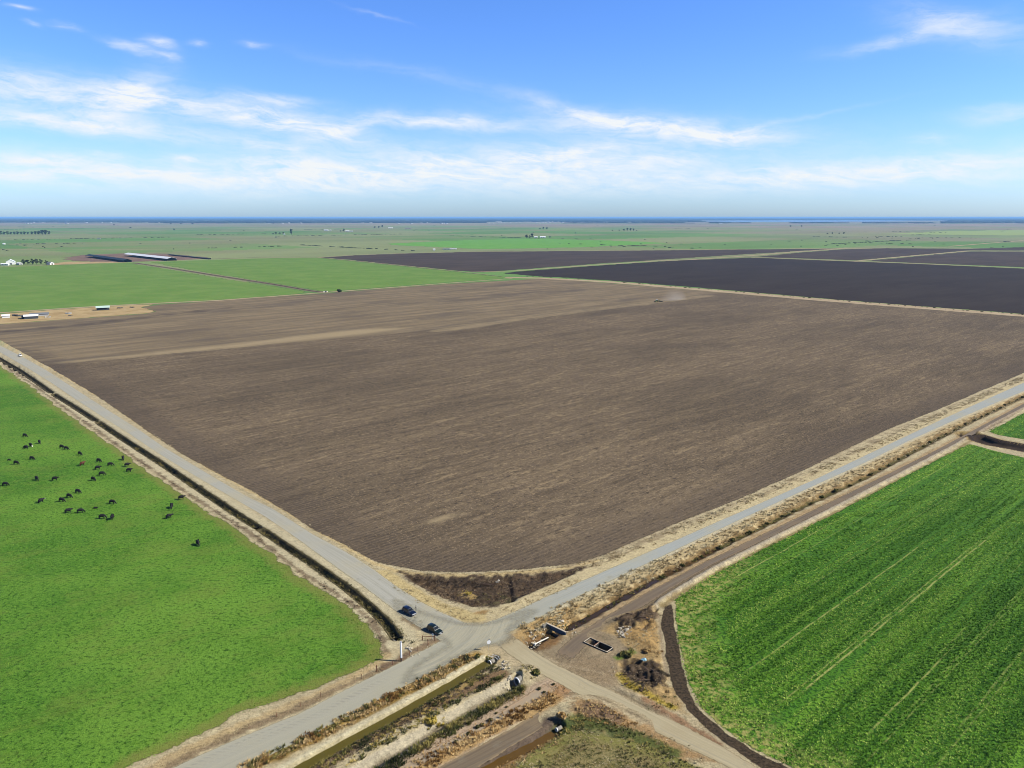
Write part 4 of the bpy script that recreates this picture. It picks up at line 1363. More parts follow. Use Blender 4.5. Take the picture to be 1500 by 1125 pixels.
AM = [
    grow(along([(560, 1165), (622, 1119), (690, 1082), (735, 1058), (775, 1039), (812, 1021)], 1.9, 2.6, 21), .6, .75, 13, .15, 121, .6),
    grow(along([(806, 1022), (826, 1006)], 2.2, .8, 22, .4), .45, .4, 9, .13, 122, .6),
    grow(along([(300, 1160), (380, 1117), (467, 1077), (547, 1035), (640, 990), (690, 962)], 1.7, 3.6, 23, .32), .65, .75, 14, .14, 123, .6),
    grow(within([(764, 934), (800, 912), (822, 905), (838, 908), (806, 930), (780, 945)], 1.2, 24, .38), .5, .5, 11, .14, 124, .6),
    grow(along([(a + 12, b + 7) for a, b in CANAL3], 1.5, 1.3, 25), .5, .5, 11, .13, 125, .6),
    grow(within([(850, 1056), (842, 1040), (860, 1026), (900, 1042), (940, 1066), (900, 1068)], 2.8, 26, .36), .45, .45, 10, .13, 126, .6),
    grow(along(off(CANAL2[1:], -5.2), .7, 1.6, 27, .5), .45, .4, 9, .13, 127, .6),
    grow(along([(943, 950), (968, 958)], 1.7, 1.2, 28), .6, .6, 12, .14, 128, .6),
]
stuff('dry_grass', AM, m_amber, 'amber dry grass in rows between the canals and tracks', 'dry grass')
WD = [
    grow(along([(300, 1160), (380, 1116), (467, 1076), (547, 1034), (640, 989), (690, 962)], 1.5, 1.3, 31, .36), .75, .8, 15, .18, 131, .35),
    grow(along(off(CANAL2[1:], -3.6), 1.3, 3.0, 32, .30), .8, .95, 17, .17, 132, .3),
    grow(along(off(CANAL1, -2.3), .5, 2.4, 30, .3), .5, .45, 12, .15, 130, .35),
    grow(along(off(CANAL1, -3.2), 1.3, 2.4, 33, .40), .6, .6, 13, .15, 133, .35),
    grow(along(off(CANAL2[2:], 3.2), .7, 2.2, 34, .34), .7, .7, 15, .16, 134, .3),
    grow(along(DITCH_R[1:9], .9, .7, 35, .42), .7, .75, 14, .18, 135, .3),
    grow(along([(815, 1073), (845, 1061), (890, 1067), (935, 1083), (985, 1103)], 1.9, 1.3, 36, .4), .6, .5, 12, .15, 136, .3),
    grow(within(WEEDF, 2.6, 37, .48), .42, .32, 8, .14, 137, .35),
    grow(along([(905, 964), (928, 953)], 1.1, 2.2, 38), .6, .6, 13, .15, 138, .4),
    grow(along([(570, 910), (590, 935), (604, 945)], 1.3, .8, 39, .4), .6, .6, 13, .15, 139, .3),
    grow(along([(758, 985), (785, 985)], 2.2, 1.0, 40, .4), .6, .6, 13, .15, 140, .3),
    grow(within([(950, 1040), (985, 1010), (1000, 1046), (990, 1050)], .6, 41, .5), .5, .4, 10, .14, 141, .3),
]
stuff('weeds', WD, m_weed, 'green and olive weeds along the canal and ditch banks', 'weeds')
BR = [grow(within(HOLLOW, 1.6, 51, None, .25, .6), .55, .5, 10, .12, 151, .4),
      grow(along(PEDGE, 1.0, 1.0, 52, .47), .5, .4, 9, .13, 152, .4),
      grow(within([(900, 906), (945, 893), (962, 905), (955, 925), (905, 922)], 2.4, 53, .4), .5, .45, 9, .12, 153, .4),
      grow(within([(912, 985), (930, 978), (975, 990), (978, 1010), (940, 1008)], 2.6, 54, .38), .5, .45, 9, .12, 154, .4),
      grow(along(off(CANAL1, -3.4), 1.6, 3.0, 55, .3), .55, .5, 10, .12, 155, .4),
      grow(within([(850, 1050), (860, 1032), (885, 1034), (915, 1054), (880, 1062)], 2.4, 56, .4), .45, .4, 9, .12, 156, .4),
      grow(along([(560, 980), (507, 1006), (440, 1038), (347, 1076)], .7, .8, 57, .5), .4, .3, 8, .12, 157, .4),
      grow(along([(612, 916), (600, 905)], 1.6, 1.0, 58, .4), .4, .25, 8, .12, 158, .4)]
for i, p in enumerate(DITCH_L):
    BR.append(grow(along(p, 1.0, .5, 60 + i, .5), .5, .4, 8, .14, 160 + i, .4))
stuff('brush', BR, m_brush, 'dead brown brush in the hollow at the field corner and along the pasture bank', 'brush')
DW = []
for i, p in enumerate(DITCH_L[2:]):
    DW.append(grow(along([(a - 2, b - 2) for a, b in p], 1.0, 2.6, 70 + i, .36), .5, .8, 13, .17, 170 + i, .35))
DW.append(grow(within([(700, 866), (762, 860), (752, 880), (700, 884)], .6, 75, .5), .5, .45, 12, .14, 175, .35))
stuff('weeds', DW, m_dkweed, 'dark weeds filling the ditch beside the gravel road', 'weeds')
YG = [grow(along([(906, 988), (918, 1002), (940, 1013), (972, 1030), (985, 1036)], 1.1, 2.4, 81), .55, .5, 12, .14, 181, .6),
      grow(along([(622, 1063), (648, 1048)], 1.5, 1.6, 82), .6, .7, 13, .15, 182, .5),
      grow(along([(676, 862), (694, 864)], 1.2, 1.6, 83), .5, .45, 10, .14, 183, .6),
      grow(along(off(CANAL2[1:], 4.0), 1.2, 1.2, 84, .46), .5, .5, 11, .14, 184, .5)]
stuff('dry_grass', YG, m_yel, 'yellow grass beside the debris heap and on the canal bank', 'dry grass')

# the crop itself, drilled in rows
wCROP = WL(CROP)
CP = []
for (lo_, hi_, sa, sc_, K, r_) in ((118, 215, .62, .62, 6, .42), (215, 290, .85, .80, 5, .52), (290, 430, 1.25, 1.1, 4, .72)):
    am = np.arange(-330, 560, sa)
    cm = np.arange(-330, 340, sc_)
    aa, cc = np.meshgrid(am, cm)
    aa = aa.ravel() + RS.normal(0, sa * .28, aa.size)
    cc = cc.ravel() + RS.normal(0, sc_ * .24, cc.size)
    P = np.stack([aa * DR[0] + cc * NR[0], aa * DR[1] + cc * NR[1]], 1)
    P = P[(P[:, 1] >= lo_) & (P[:, 1] < hi_) & (P[:, 0] > 0) & (P[:, 0] < P[:, 1] * .76 + 8)]
    for w_ in (wCROP, WL(CROP2)):
        Q = P[inside(w_, P[:, 0], P[:, 1])]
        if not len(Q):
            continue
        a_ = Q[:, 0] * DR[0] + Q[:, 1] * DR[1]
        c_ = Q[:, 0] * NR[0] + Q[:, 1] * NR[1]
        gap = vnoise(a_ * .012, c_ * .8, 77) > .82
        s_ = sdist(w_, Q[:, 0], Q[:, 1])
        thin = (s_ < 14) & (fbm(Q[:, 0], Q[:, 1], .25, 3, 78) > .56)
        dl = np.zeros(len(Q), bool)
        for (c0, a0, a1, wd_, st_) in DRILLS:
            dl |= (np.abs(c_ - c0) < wd_ * .9) & (a_ > a0) & (a_ < a1) & (RS.uniform(0, 1, len(Q)) < st_ * 1.05)
        Q = Q[~(gap | thin | dl) & (RS.uniform(0, 1, len(Q)) < .9)]
        n = len(Q)
        a_ = Q[:, 0] * DR[0] + Q[:, 1] * DR[1]
        c_ = Q[:, 0] * NR[0] + Q[:, 1] * NR[1]
        tone = np.clip(.48 + (fbm(a_ * .05, c_, .25, 3, 79) - .5) * .7 + RS.normal(0, .2, n) + (fbm(a_ * .02, c_ * 1.0, .45, 3, 81) - .5) * 1.3 + .3 * sstep(16, 4, sdist(w_, Q[:, 0], Q[:, 1])) * vnoise(a_ * .2, c_ * .2, 6), 0, 1)
        CP.append(clumps(Q, r_ * RS.uniform(.7, 1.3, n), .42 * RS.uniform(.6, 1.4, n), K, r_ * .55, tone, 201 + int(lo_), .25, False))
stuff('crop', CP, m_leaf, 'green leafy crop growing in drilled rows', 'crop')

# tussocks of the pasture
GP = []
for (lo_, hi_, den, r_, K) in ((118, 200, 1.5, .26, 5), (200, 300, .8, .36, 4), (300, 480, .3, .55, 4)):
    n = int((hi_ - lo_) * 330 * den)
    P = np.stack([RS.uniform(-330, -10, n), RS.uniform(lo_, hi_, n)], 1)
    P = P[(P[:, 0] > -P[:, 1] * .74 - 8)]
    P = P[inside(WL(PASTURE), P[:, 0], P[:, 1])]
    P = P[fbm(P[:, 0], P[:, 1], .18, 4, 88) > .42]
    GP.append(grow(P, r_, .20, K, r_ * .42, 300 + lo_, .3))
stuff('grass', GP, m_blade, 'short green grass tussocks of the cattle pasture', 'grass')

# low domed thickets for far vegetation
def thickets(name, xx, yy, rad, hh, mat, label, cat, k=9):
    n = len(xx)
    an = np.linspace(0, 2 * np.pi, k, endpoint=False)[None, :] + RS.uniform(0, 1, (n, 1))
    rr = rad[:, None] * RS.uniform(.6, 1.2, (n, k))
    r1 = np.stack([xx[:, None] + np.cos(an) * rr * 1.4, yy[:, None] + np.sin(an) * rr * .7, np.full((n, k), -.5)], -1)
    r2 = np.stack([xx[:, None] + np.cos(an) * rr * 1.3, yy[:, None] + np.sin(an) * rr * .65, hh[:, None] * RS.uniform(.5, 1.0, (n, k))], -1)
    r3 = np.stack([xx[:, None] + np.cos(an) * rr * .55, yy[:, None] + np.sin(an) * rr * .3, hh[:, None] * RS.uniform(.7, 1.15, (n, k))], -1)
    V = np.concatenate([r1, r2, r3], 1)
    b0 = (np.arange(n) * 3 * k)[:, None]
    j = np.arange(k)[None, :]
    jn = (j + 1) % k
    q1 = np.stack([b0 + j, b0 + jn, b0 + k + jn, b0 + k + j], -1)
    q2 = np.stack([b0 + k + j, b0 + k + jn, b0 + 2 * k + jn, b0 + 2 * k + j], -1)
    q3 = np.stack([b0 + 2 * k + np.array([[0, 1, 2, 3]]), b0 + 2 * k + np.array([[0, 3, 4, 5]]), b0 + 2 * k + np.array([[0, 5, 6, 7]])], 1)
    Fc = np.concatenate([q1.reshape(-1, 4), q2.reshape(-1, 4), q3.reshape(-1, 4)])
    me = np_mesh(name, V.reshape(-1, 3), Fc, 4, {'tone': np.repeat(RS.uniform(0, 1, n), 3 * k)})
    return tag(link(name, me, mat), label, cat, None, 'stuff')


# far wood along the horizon
n = 15000
yy = 14600 * (1 - RS.uniform(0, 1, n) * .90) ** -1.0
yy = np.minimum(yy * RS.uniform(.95, 1.05, n), 140000)
xx = RS.uniform(-.78, .78, n) * yy
keep = ((fbm(xx, yy, .0005, 3, 91) > .36 + .2 * sstep(19000, 14000, yy)) | (yy > 22000)) & ~((xx > .235 * yy) & (yy < 26500) & (yy > 14500) & (xx < .56 * yy))
xx, yy = xx[keep], yy[keep]
n = len(xx)
rad = RS.uniform(40, 150, n) * np.sqrt(yy / 14000) * (1 + (yy > 24000) * .8)
hh = RS.uniform(10, 24, n) * (yy / 14000) ** .35
m_wood = leaf_mat('far_wood', [lin(40, 50, 38), lin(52, 62, 44), lin(64, 72, 52)])
thickets('forest', xx, yy, rad, hh, m_wood, 'far off wooded belt along the horizon', 'forest')
# scrub along the ditches and tracks of the plain
sx, sy = [], []
for q in range(30):
    v0 = 327 + 48 * RS.uniform(0, 1) ** 1.3
    u0 = RS.uniform(-60, 1500)
    x0, y0 = G(u0, v0)
    if y0 < 2550 and u0 > 380:
        continue
    ang_ = ANG if RS.uniform() < .6 else ANG + np.pi / 2
    ln = RS.uniform(150, 900)
    m_ = int(ln / RS.uniform(14, 40))
    tt = np.sort(RS.uniform(0, ln, m_))
    sx.append(x0 + np.cos(ang_) * tt + RS.normal(0, 3, m_))
    sy.append(y0 + np.sin(ang_) * tt + RS.normal(0, 3, m_))
P = np.stack([RS.uniform(-.75, .75, 300), np.zeros(300)], 1)
ys = np.array([G(750, v)[1] for v in RS.uniform(327, 372, 300)])
kp = (fbm(P[:, 0] * ys, ys, .0012, 3, 97) > .5) & ~((ys < 2700) & (P[:, 0] > -.36))
sx.append((P[:, 0] * ys)[kp])
sy.append(ys[kp])
sx, sy = np.concatenate(sx), np.concatenate(sy)
kp = (sy > 2500) | (sx < -.62 * sy)
sx, sy = sx[kp], sy[kp]
n = len(sx)
thickets('far_scrub', sx, sy, RS.uniform(2, 7, n) * np.sqrt(sy / 3500), RS.uniform(1, 3.2, n), leaf_mat('far_scrub_leaf', [lin(58, 66, 48), lin(78, 88, 58), lin(104, 112, 76)]), 'low dark scrub scattered in lines over the far plain', 'scrub', 8)
# pale roofs scattered in that belt
n = 420
yy = RS.uniform(13000, 24000, n)
xx = RS.uniform(-.75, .75, n) * yy
keep = (xx < .25 * yy) & (fbm(xx, yy, .0006, 3, 93) > .42)
xx, yy = xx[keep], yy[keep]
n = len(xx)
w_, d_, h_ = RS.uniform(15, 55, n), RS.uniform(12, 30, n), RS.uniform(5, 12, n)
cx = np.array([-1, 1, 1, -1, -1, 1, 1, -1]) / 2
cy = np.array([-1, -1, 1, 1, -1, -1, 1, 1]) / 2
cz = np.array([0, 0, 0, 0, 1, 1, 1, 1])
V = np.stack([xx[:, None] + w_[:, None] * cx, yy[:, None] + d_[:, None] * cy, h_[:, None] * cz], -1)
# gabled: raise the ridge
V = np.concatenate([V, np.stack([xx[:, None] + w_[:, None] * np.array([-.5, .5]), yy[:, None] + np.zeros((1, 2)), h_[:, None] * np.array([1.35, 1.35])], -1)], 1)
f = np.array([[0, 1, 5, 4], [1, 2, 6, 5], [2, 3, 7, 6], [3, 0, 4, 7], [4, 5, 9, 8], [6, 7, 8, 9]])
Fc = (np.arange(n)[:, None, None] * 10 + f[None]).reshape(-1, 4)
me = np_mesh('distant_houses', V.reshape(-1, 3), Fc, 4)
tag(link('distant_houses', me, plain('pale_house', lin(205, 205, 200))), 'pale houses scattered in the distant wooded belt', 'houses', None, 'stuff')
# ----------------------------------------------------------------- materials for objects
M = {}


def mk(name, rgb, **k):
    M[name] = plain(name, tuple(min(.82, x * .85) for x in raw(*rgb)), **k)
    return M[name]


mk('blue_paint', (12, 23, 48), rough=.28, spec=.5, var=.03, coat=.6)
mk('green_paint', (16, 30, 28), rough=.28, spec=.5, var=.03, coat=.6)
mk('white_paint', (226, 226, 222), rough=.4, spec=.4, var=.03)
mk('car_glass', (22, 28, 34), rough=.08, spec=.6, var=.05)
mk('rubber', (28, 28, 30), rough=.9)
mk('alloy', (150, 152, 156), rough=.35, metallic=.6)
mk('black_trim', (24, 24, 26), rough=.6)
mk('lamp_clear', (214, 220, 226), rough=.15, spec=.6)
mk('lamp_red', (140, 20, 18), rough=.25, spec=.5)
mk('plate', (210, 212, 214), rough=.5)
mk('concrete', (120, 117, 108), rough=.9, var=.18, scale=1.5)
mk('pale_concrete', (204, 200, 188), rough=.9, var=.16, scale=1.8)
mk('shade_concrete', (52, 52, 48), rough=.9, var=.2)  # dark grey that stands for the shade inside the sump
mk('rubble_concrete', (178, 168, 148), rough=.95, var=.2, scale=1.2)
mk('blue_steel', (66, 76, 88), rough=.7, var=.15)
mk('rust', (112, 66, 46), rough=.9, var=.3, scale=3)
mk('galvanised', (188, 190, 192), rough=.4, var=.1, metallic=.4)
mk('white_pipe', (222, 222, 218), rough=.5)
mk('dark_wood', (70, 54, 44), rough=.9, var=.3, scale=4)
mk('blue_tarp', (138, 176, 190), rough=.6, var=.12)
mk('bark', (84, 70, 56), rough=.95, var=.25, scale=3)
mk('white_wall', (222, 222, 216), rough=.8, var=.05, scale=.3)
mk('grey_wall', (168, 168, 164), rough=.8, var=.08, scale=.3)
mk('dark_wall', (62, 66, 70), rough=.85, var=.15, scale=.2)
mk('white_roof', (226, 228, 228), rough=.45, var=.05, scale=.1)
mk('dark_roof', (38, 48, 52), rough=.6, var=.12, scale=.1)
mk('grey_roof', (112, 116, 120), rough=.7, var=.1, scale=.2)
mk('pale_green_roof', (176, 198, 188), rough=.5, var=.1, scale=.4)
mk('brown_roof', (120, 98, 82), rough=.8, var=.1)
mk('black_hide', (20, 18, 18), rough=.75, var=.25, scale=4)
mk('brown_hide', (84, 44, 28), rough=.8, var=.2, scale=4)
mk('white_hide', (216, 210, 202), rough=.85)
mk('dark_cloth', (36, 38, 46), rough=.9)
mk('denim', (50, 58, 78), rough=.9)
mk('skin', (176, 132, 106), rough=.6)
mk('hair', (40, 30, 24), rough=.8)
mk('tractor_green', (44, 92, 44), rough=.45, coat=.3)
mk('pale_yellow', (206, 186, 92), rough=.5)
mk('steel_dark', (74, 70, 66), rough=.6, metallic=.4)
m_foliage_dark = leaf_mat('tree_leaf_dark', [lin(36, 48, 30), lin(56, 70, 42), lin(82, 94, 58)])
m_foliage_grey = leaf_mat('tree_leaf_grey', [lin(58, 68, 50), lin(88, 96, 72), lin(120, 124, 94)])


def P3(u, v, dz=0.0):
    x, y = G(u, v)
    z = hz(x, y) if y < 900 else 0.02
    return (x, y, z + dz)


def skinned(name, joints, edges, root, mats, levels=1):
    """one continuous body grown round a joint skeleton"""
    me = bpy.data.meshes.new(name)
    me.from_pydata([j[:3] for j in joints], edges, [])
    o = bpy.data.objects.new(name, me)
    COL.objects.link(o)
    sk = o.modifiers.new('skin', 'SKIN')
    sk.use_smooth_shade = True
    for i, j in enumerate(joints):
        sv = me.skin_vertices[0].data[i]
        r = j[3]
        sv.radius = r if isinstance(r, tuple) else (r, r)
        sv.use_root = (i == root)
    sb = o.modifiers.new('sub', 'SUBSURF')
    sb.levels = sb.render_levels = levels
    dg = bpy.context.evaluated_depsgraph_get()
    out = bpy.data.meshes.new_from_object(o.evaluated_get(dg))
    bpy.data.objects.remove(o)
    for m in mats:
        out.materials.append(m)
    out.polygons.foreach_set('use_smooth', np.ones(len(out.polygons), bool))
    return out


# ----------------------------------------------------------------- cattle
def cow_mesh(name, graze=True, calf=False, mats=None, white_face=False, lie=False):
    k = .62 if calf else 1.0
    leg = .10 if lie else 1.0
    zt = 1.18 * leg + (.34 if lie else 0)
    J = [(-.85, 0, zt + .02, .22), (-.45, 0, zt - .04, (.34, .38)), (.05, 0, zt - .10, (.37, .42)), (.5, 0, zt - .06, (.33, .38)), (.80, 0, zt + .02, (.24, .28))]
    if graze:
        J += [(1.10, .02, zt - .22, .17), (1.34, .04, zt - .62, .13), (1.52, .05, zt - .95, .11), (1.66, .06, zt - 1.10, .075)]
    else:
        J += [(1.06, .0, zt + .08, .19), (1.28, .03, zt + .15, .15), (1.50, .06, zt + .04, .115), (1.66, .08, zt - .08, .085)]
    J += [(-.97, 0, zt - .02, .05), (-1.03, .01, zt - .45, .03), (-1.03, .01, zt - .8, .045)]          # tail
    E_ = [(0, 1), (1, 2), (2, 3), (3, 4), (4, 5), (5, 6), (6, 7), (7, 8), (0, 9), (9, 10), (10, 11)]
    b = len(J)
    for s in (-1, 1):                                                                               # ears
        hx, hy, hzz = J[6][:3]
        J.append((hx - .02, hy + s * .16, hzz + .06, .035))
        J.append((hx - .06, hy + s * .27, hzz + .05, .05))
        E_ += [(6, b), (b, b + 1)]
        b += 2
    for s in (-1, 1):
        if lie:
            J += [(.62, s * .24, .26, .12), (.80, s * .34, .10, .07), (1.05, s * .34, .07, .05)]
            E_ += [(3, b), (b, b + 1), (b + 1, b + 2)]
            b += 3
            J += [(-.62, s * .30, .28, .17), (-.30, s * .46, .12, .08), (-.62, s * .50, .07, .05)]
            E_ += [(1, b), (b, b + 1), (b + 1, b + 2)]
            b += 3
        else:
            J += [(.60, s * .17, .80, .135), (.64, s * .18, .44, .075), (.61, s * .18, .07, .06), (.67, s * .18, .02, .065)]       # foreleg: elbow, wrist, hoof
            E_ += [(3, b), (b, b + 1), (b + 1, b + 2), (b + 2, b + 3)]
            b += 4
            J += [(-.62, s * .20, .82, .17), (-.84, s * .20, .46, .075), (-.76, s * .20, .08, .055), (-.70, s * .20, .02, .065)]  # stifle, hock, shank, hoof
            E_ += [(0, b), (b, b + 1), (b + 1, b + 2), (b + 2, b + 3)]
            b += 4
    J = [(j[0] * k, j[1] * k, j[2] * k, tuple(q * k * 1.42 for q in j[3]) if isinstance(j[3], tuple) else j[3] * k * 1.42) for j in J]
    me = skinned(name, J, E_, 2, mats or [M['black_hide']])
    if white_face:
        me.materials.append(M['white_hide'])
        hx = J[7][0]
        for p in me.polygons:
            c = p.center
            if c.x > hx - .12 and abs(c.y - J[7][1]) < .3:
                p.material_index = 1
    return me


C_GR = cow_mesh('cow_grazing')
C_ST = cow_mesh('cow_standing', False)
C_WF = cow_mesh('cow_white_face', True, white_face=True)
C_WF2 = cow_mesh('cow_white_face_up', False, white_face=True)
C_BR = cow_mesh('cow_brown', False, mats=[M['brown_hide']])
C_CF = cow_mesh('calf', True, True)
C_CL = cow_mesh('calf_lying', False, True, lie=True)
COWS = [  # u, v, heading (deg, 0 = to the right), mesh, label
    (36.3, 640, -12, C_GR, 'black cow grazing alone at the far end of the herd, farthest up the pasture'),
    (58, 649.5, -50, C_GR, 'black cow grazing just behind the white-faced cow and its companion'),
    (45, 654.2, -35, C_WF, 'black white-faced cow grazing against a companion near the far end of the herd'),
    (38.3, 657.6, 170, C_GR, 'black cow standing in front of the white-faced cow near the far end of the herd'),
    (90.3, 656.6, -15, C_GR, 'black cow half hidden behind another near the pasture top, upper of the close pair'),
    (97, 659, -12, C_GR, 'black cow standing before another near the pasture top, lower of the close pair'),
    (117, 666.8, -25, C_GR, 'black cow grazing between the close pair and the red-brown cow'),
    (46.7, 673.8, -10, C_GR, 'black cow grazing above the small calf on the left of the pasture'),
    (13.3, 675.5, 0, C_CF, 'small black calf at the left edge of the herd'),
    (23.5, 680.3, -8, C_GR, 'black cow grazing beside the small calf'),
    (120.6, 681.8, 60, C_BR, 'red-brown cow, the only one of that colour in the herd'),
    (144.6, 677, -15, C_GR, 'black cow grazing to the right of the red-brown cow, first in that row'),
    (180.5, 673.4, -60, C_GR, 'black cow seen end-on, upper of three in the column nearest the ditch'),
    (161.5, 682.8, 12, C_GR, 'black cow grazing between the red-brown cow row and the column by the ditch'),
    (186.5, 683.4, 24, C_ST, 'black cow with raised head, middle of three in the column nearest the ditch'),
    (143.2, 687.8, 20, C_ST, 'black cow with raised head just below the row of the red-brown cow'),
    (189, 691.4, 10, C_ST, 'black cow with raised head, lowest of three in the column nearest the ditch'),
    (149, 696.4, 14, C_GR, 'black cow grazing below the raised-head cow in the middle of the herd'),
    (54, 703.4, -40, C_GR, 'black cow in the lower left, seen from behind beside the long stretched cow'),
    (80.5, 703.9, 14, C_ST, 'black cow stretching its head forward in the lower left of the herd'),
    (136.6, 704.3, -25, C_GR, 'black cow grazing alone in the middle, above the line of three'),
    (7.7, 711.8, 5, C_GR, 'black cow at the very left edge of the photo'),
    (114, 722.4, -14, C_GR, 'black cow grazing, right-hand end of the slanting line of three'),
    (101.2, 729.2, -14, C_GR, 'black cow grazing, middle of the slanting line of three'),
    (90.2, 735.2, -10, C_GR, 'black cow grazing, left-hand end of the slanting line of three'),
    (60.2, 736.4, 60, C_WF2, 'black cow with a white patch on its face, left of the slanting line of three'),
    (164.3, 738.2, -5, C_GR, 'black cow grazing alone to the right of the slanting line of three'),
    (100, 751.4, 30, C_ST, 'black cow with lifted head, left one of two side by side low in the herd'),
    (117.8, 751.4, 14, C_GR, 'black cow grazing, right one of two side by side low in the herd'),
    (149.6, 759.8, 8, C_GR, 'large black cow, left of the touching pair at the bottom of the herd'),
    (164.8, 760.4, -80, C_ST, 'black cow seen end-on, right of the touching pair at the bottom of the herd'),
    (139.6, 744.8, 0, C_CL, 'black calf lying in the grass above the touching pair'),
    (265.6, 731.8, 20, C_ST, 'black cow nearest the ditch bank, upper of three on the right of the herd'),
    (251.6, 743.8, -70, C_GR, 'black cow, middle of three standing apart on the right of the herd'),
    (247.6, 759.4, 35, C_ST, 'black cow, lowest of three standing apart on the right of the herd'),
    (290, 798.3, -55, C_GR, 'black cow grazing far apart from the rest, the lowest and nearest of all'),
]
for (u, v, hd, me, lb) in COWS:
    o = link('cow', me)
    x, y = G(u, v)
    o.location = (x, y, .02)
    o.rotation_euler = (0, 0, math.radians(hd))
    o.scale = (1.1,) * 3
    tag(o, lb, 'cow' if me not in (C_CF, C_CL) else 'calf', 'cattle in the green pasture')


# ----------------------------------------------------------------- cars
def make_car(label, L, Wd, Ht, paint, kind):
    """kind: suv / sedan / pickup ; x forward"""
    root = empty('parked_car', (0, 0, 0), 0, label, 'car')
    h, w = L / 2, Wd / 2
    bz, belt = .28, (.98 if kind != 'sedan' else .92)
    if kind == 'suv':
        st = [(-h, .55, belt * .90, .90, 0), (-h + .10, .32, belt, .98, 0), (-h * .62, bz, belt + .02, 1, 0), (0, bz, belt, 1, 0), (h * .36, bz, belt - .01, 1, 0), (h * .80, bz, belt - .12, .97, 0), (h - .10, .32, belt - .24, .90, 0), (h, .5, belt - .38, .80, 0)]
        roof = [(-h + .16, -h + .38), (-h * .55, -h * .55), (h * .04, h * -.02), (h * .46, h * .10)]
    elif kind == 'sedan':
        st = [(-h, .5, belt * .84, .86, 0), (-h + .15, .32, belt - .02, .95, 0), (-h * .55, bz, belt, 1, 0), (0, bz, belt - .02, 1, 0), (h * .36, bz, belt - .03, 1, 0), (h * .80, bz, belt - .16, .96, 0), (h - .10, .32, belt - .28, .88, 0), (h, .5, belt - .40, .76, 0)]
        roof = [(-h * .72, -h * .42), (-h * .3, -h * .3), (h * .08, h * .0), (h * .46, h * .12)]
    else:
        st = [(-h, .5, belt * .96, .96, 0), (-h + .1, .36, belt, 1, 0), (-h * .5, bz, belt, 1, 0), (0, bz, belt, 1, 0), (h * .36, bz, belt, 1, 0), (h * .80, bz, belt - .04, .98, 0), (h - .08, .34, belt - .08, .94, 0), (h, .5, belt - .2, .88, 0)]
        roof = [(-h * .26, -h * .18), (-h * .05, -h * .05), (h * .12, h * .1), (h * .48, h * .24)]
    b = MB()
    rings = []
    for (x, z0, z1, ww, _) in st:
        W2 = w * ww
        rings.append([(x, -W2 * .92, z0), (x, -W2, z0 + (z1 - z0) * .45), (x, -W2 * .97, z1 - .06), (x, -W2 * .86, z1), (x, 0, z1 + .035), (x, W2 * .86, z1), (x, W2 * .97, z1 - .06), (x, W2, z0 + (z1 - z0) * .45), (x, W2 * .92, z0)])
    b.loft(rings)
    # cabin: base rectangle to roof rectangle
    xb, xt = roof[0][0], roof[0][1]
    xf, xtf = roof[-1][0], roof[-1][1]
    rt = w * .74
    cab = []
    nst = 6
    for i in range(nst):
        f = i / (nst - 1)
        x0 = xb + (xf - xb) * f
        x1 = xt + (xtf - xt) * f
        crown = Ht - .07 * (2 * f - 1) ** 2 - (.03 if kind == 'suv' else .0) * (1 - f)
        zb = belt - .12
        cab.append([(x0, -w * .90, zb), (x1, -rt, crown - .05), (x1, -rt * .82, crown), (x1, 0, crown + .02), (x1, rt * .82, crown), (x1, rt, crown - .05), (x0, w * .90, zb)])
    b.loft(cab)
    body = b.build('body', paint, root)
    bv = body.modifiers.new('edge', 'BEVEL')
    bv.width = .04
    bv.segments = 2
    bv.limit_method = 'ANGLE'
    bv.angle_limit = math.radians(28)

    def pane(name, quad, out):
        q = [Vector(p) for p in quad]
        n = (q[1] - q[0]).cross(q[3] - q[0]).normalized()
        if n.dot(Vector(out)) < 0:
            n = -n
        m_ = MB()
        m_.loft([[tuple(p + n * .004) for p in q], [tuple(p + n * .022) for p in q]])
        m_.build(name, M['car_glass'], root)
    zb, zt = belt + .03, Ht - .10

    def cabpt(f, g, side):
        """point on the cabin: f along (0 rear 1 front), g up (0 belt 1 roof)"""
        x0 = xb + (xf - xb) * f
        x1 = xt + (xtf - xt) * f
        k = g
        z = (belt - .12) + (Ht - .06 - belt + .12) * k
        yy_ = w * .90 + (rt - w * .90) * k
        return (x0 + (x1 - x0) * k, side * yy_, z)
    for s in (-1, 1):
        for (f0, f1) in (((.08, .34), (.38, .62), (.66, .90)) if kind == 'suv' else (((.10, .46), (.52, .90)) if kind == 'sedan' else ((.16, .80),))):
            pane('side_window', [cabpt(f0, .30, s), cabpt(f1, .30, s), cabpt(f1, .88, s), cabpt(f0, .88, s)], (0, s, .3))
    for nm, f in (('windscreen', 1.0), ('rear_window', 0.0)):
        q = [cabpt(f, .28, -1), cabpt(f, .28, 1), cabpt(f, .90, 1), cabpt(f, .90, -1)]
        q = [(p[0], p[1] * .90, p[2]) for p in q]
        pane(nm, q, (1 if f else -1, 0, .4))
    for sx in (-h * .60, h * .62):
        for s in (-1, 1):
            wl = MB().tube([(sx, s * (w - .02), .34), (sx, s * (w - .24), .34)], .34, 18).build('wheel', M['rubber'], root)
            MB().tube([(sx, s * (w + .0), .34), (sx, s * (w - .05), .34)], .21, 14).build('rim', M['alloy'], wl)
    for s in (-1, 1):
        MB().box((h - .07, s * w * .62, belt - .40), (.10, w * .34, .12), bevel=.02).build('headlight', M['lamp_clear'], root)
        MB().box((-h + .03, s * w * .76, belt - .18), (.08, w * .2, .22), bevel=.02).build('tail_light', M['lamp_red'], root)
        MB().box((h * .34, s * (w + .07), belt + .06), (.14, .16, .12), bevel=.03).build('wing_mirror', paint, root)
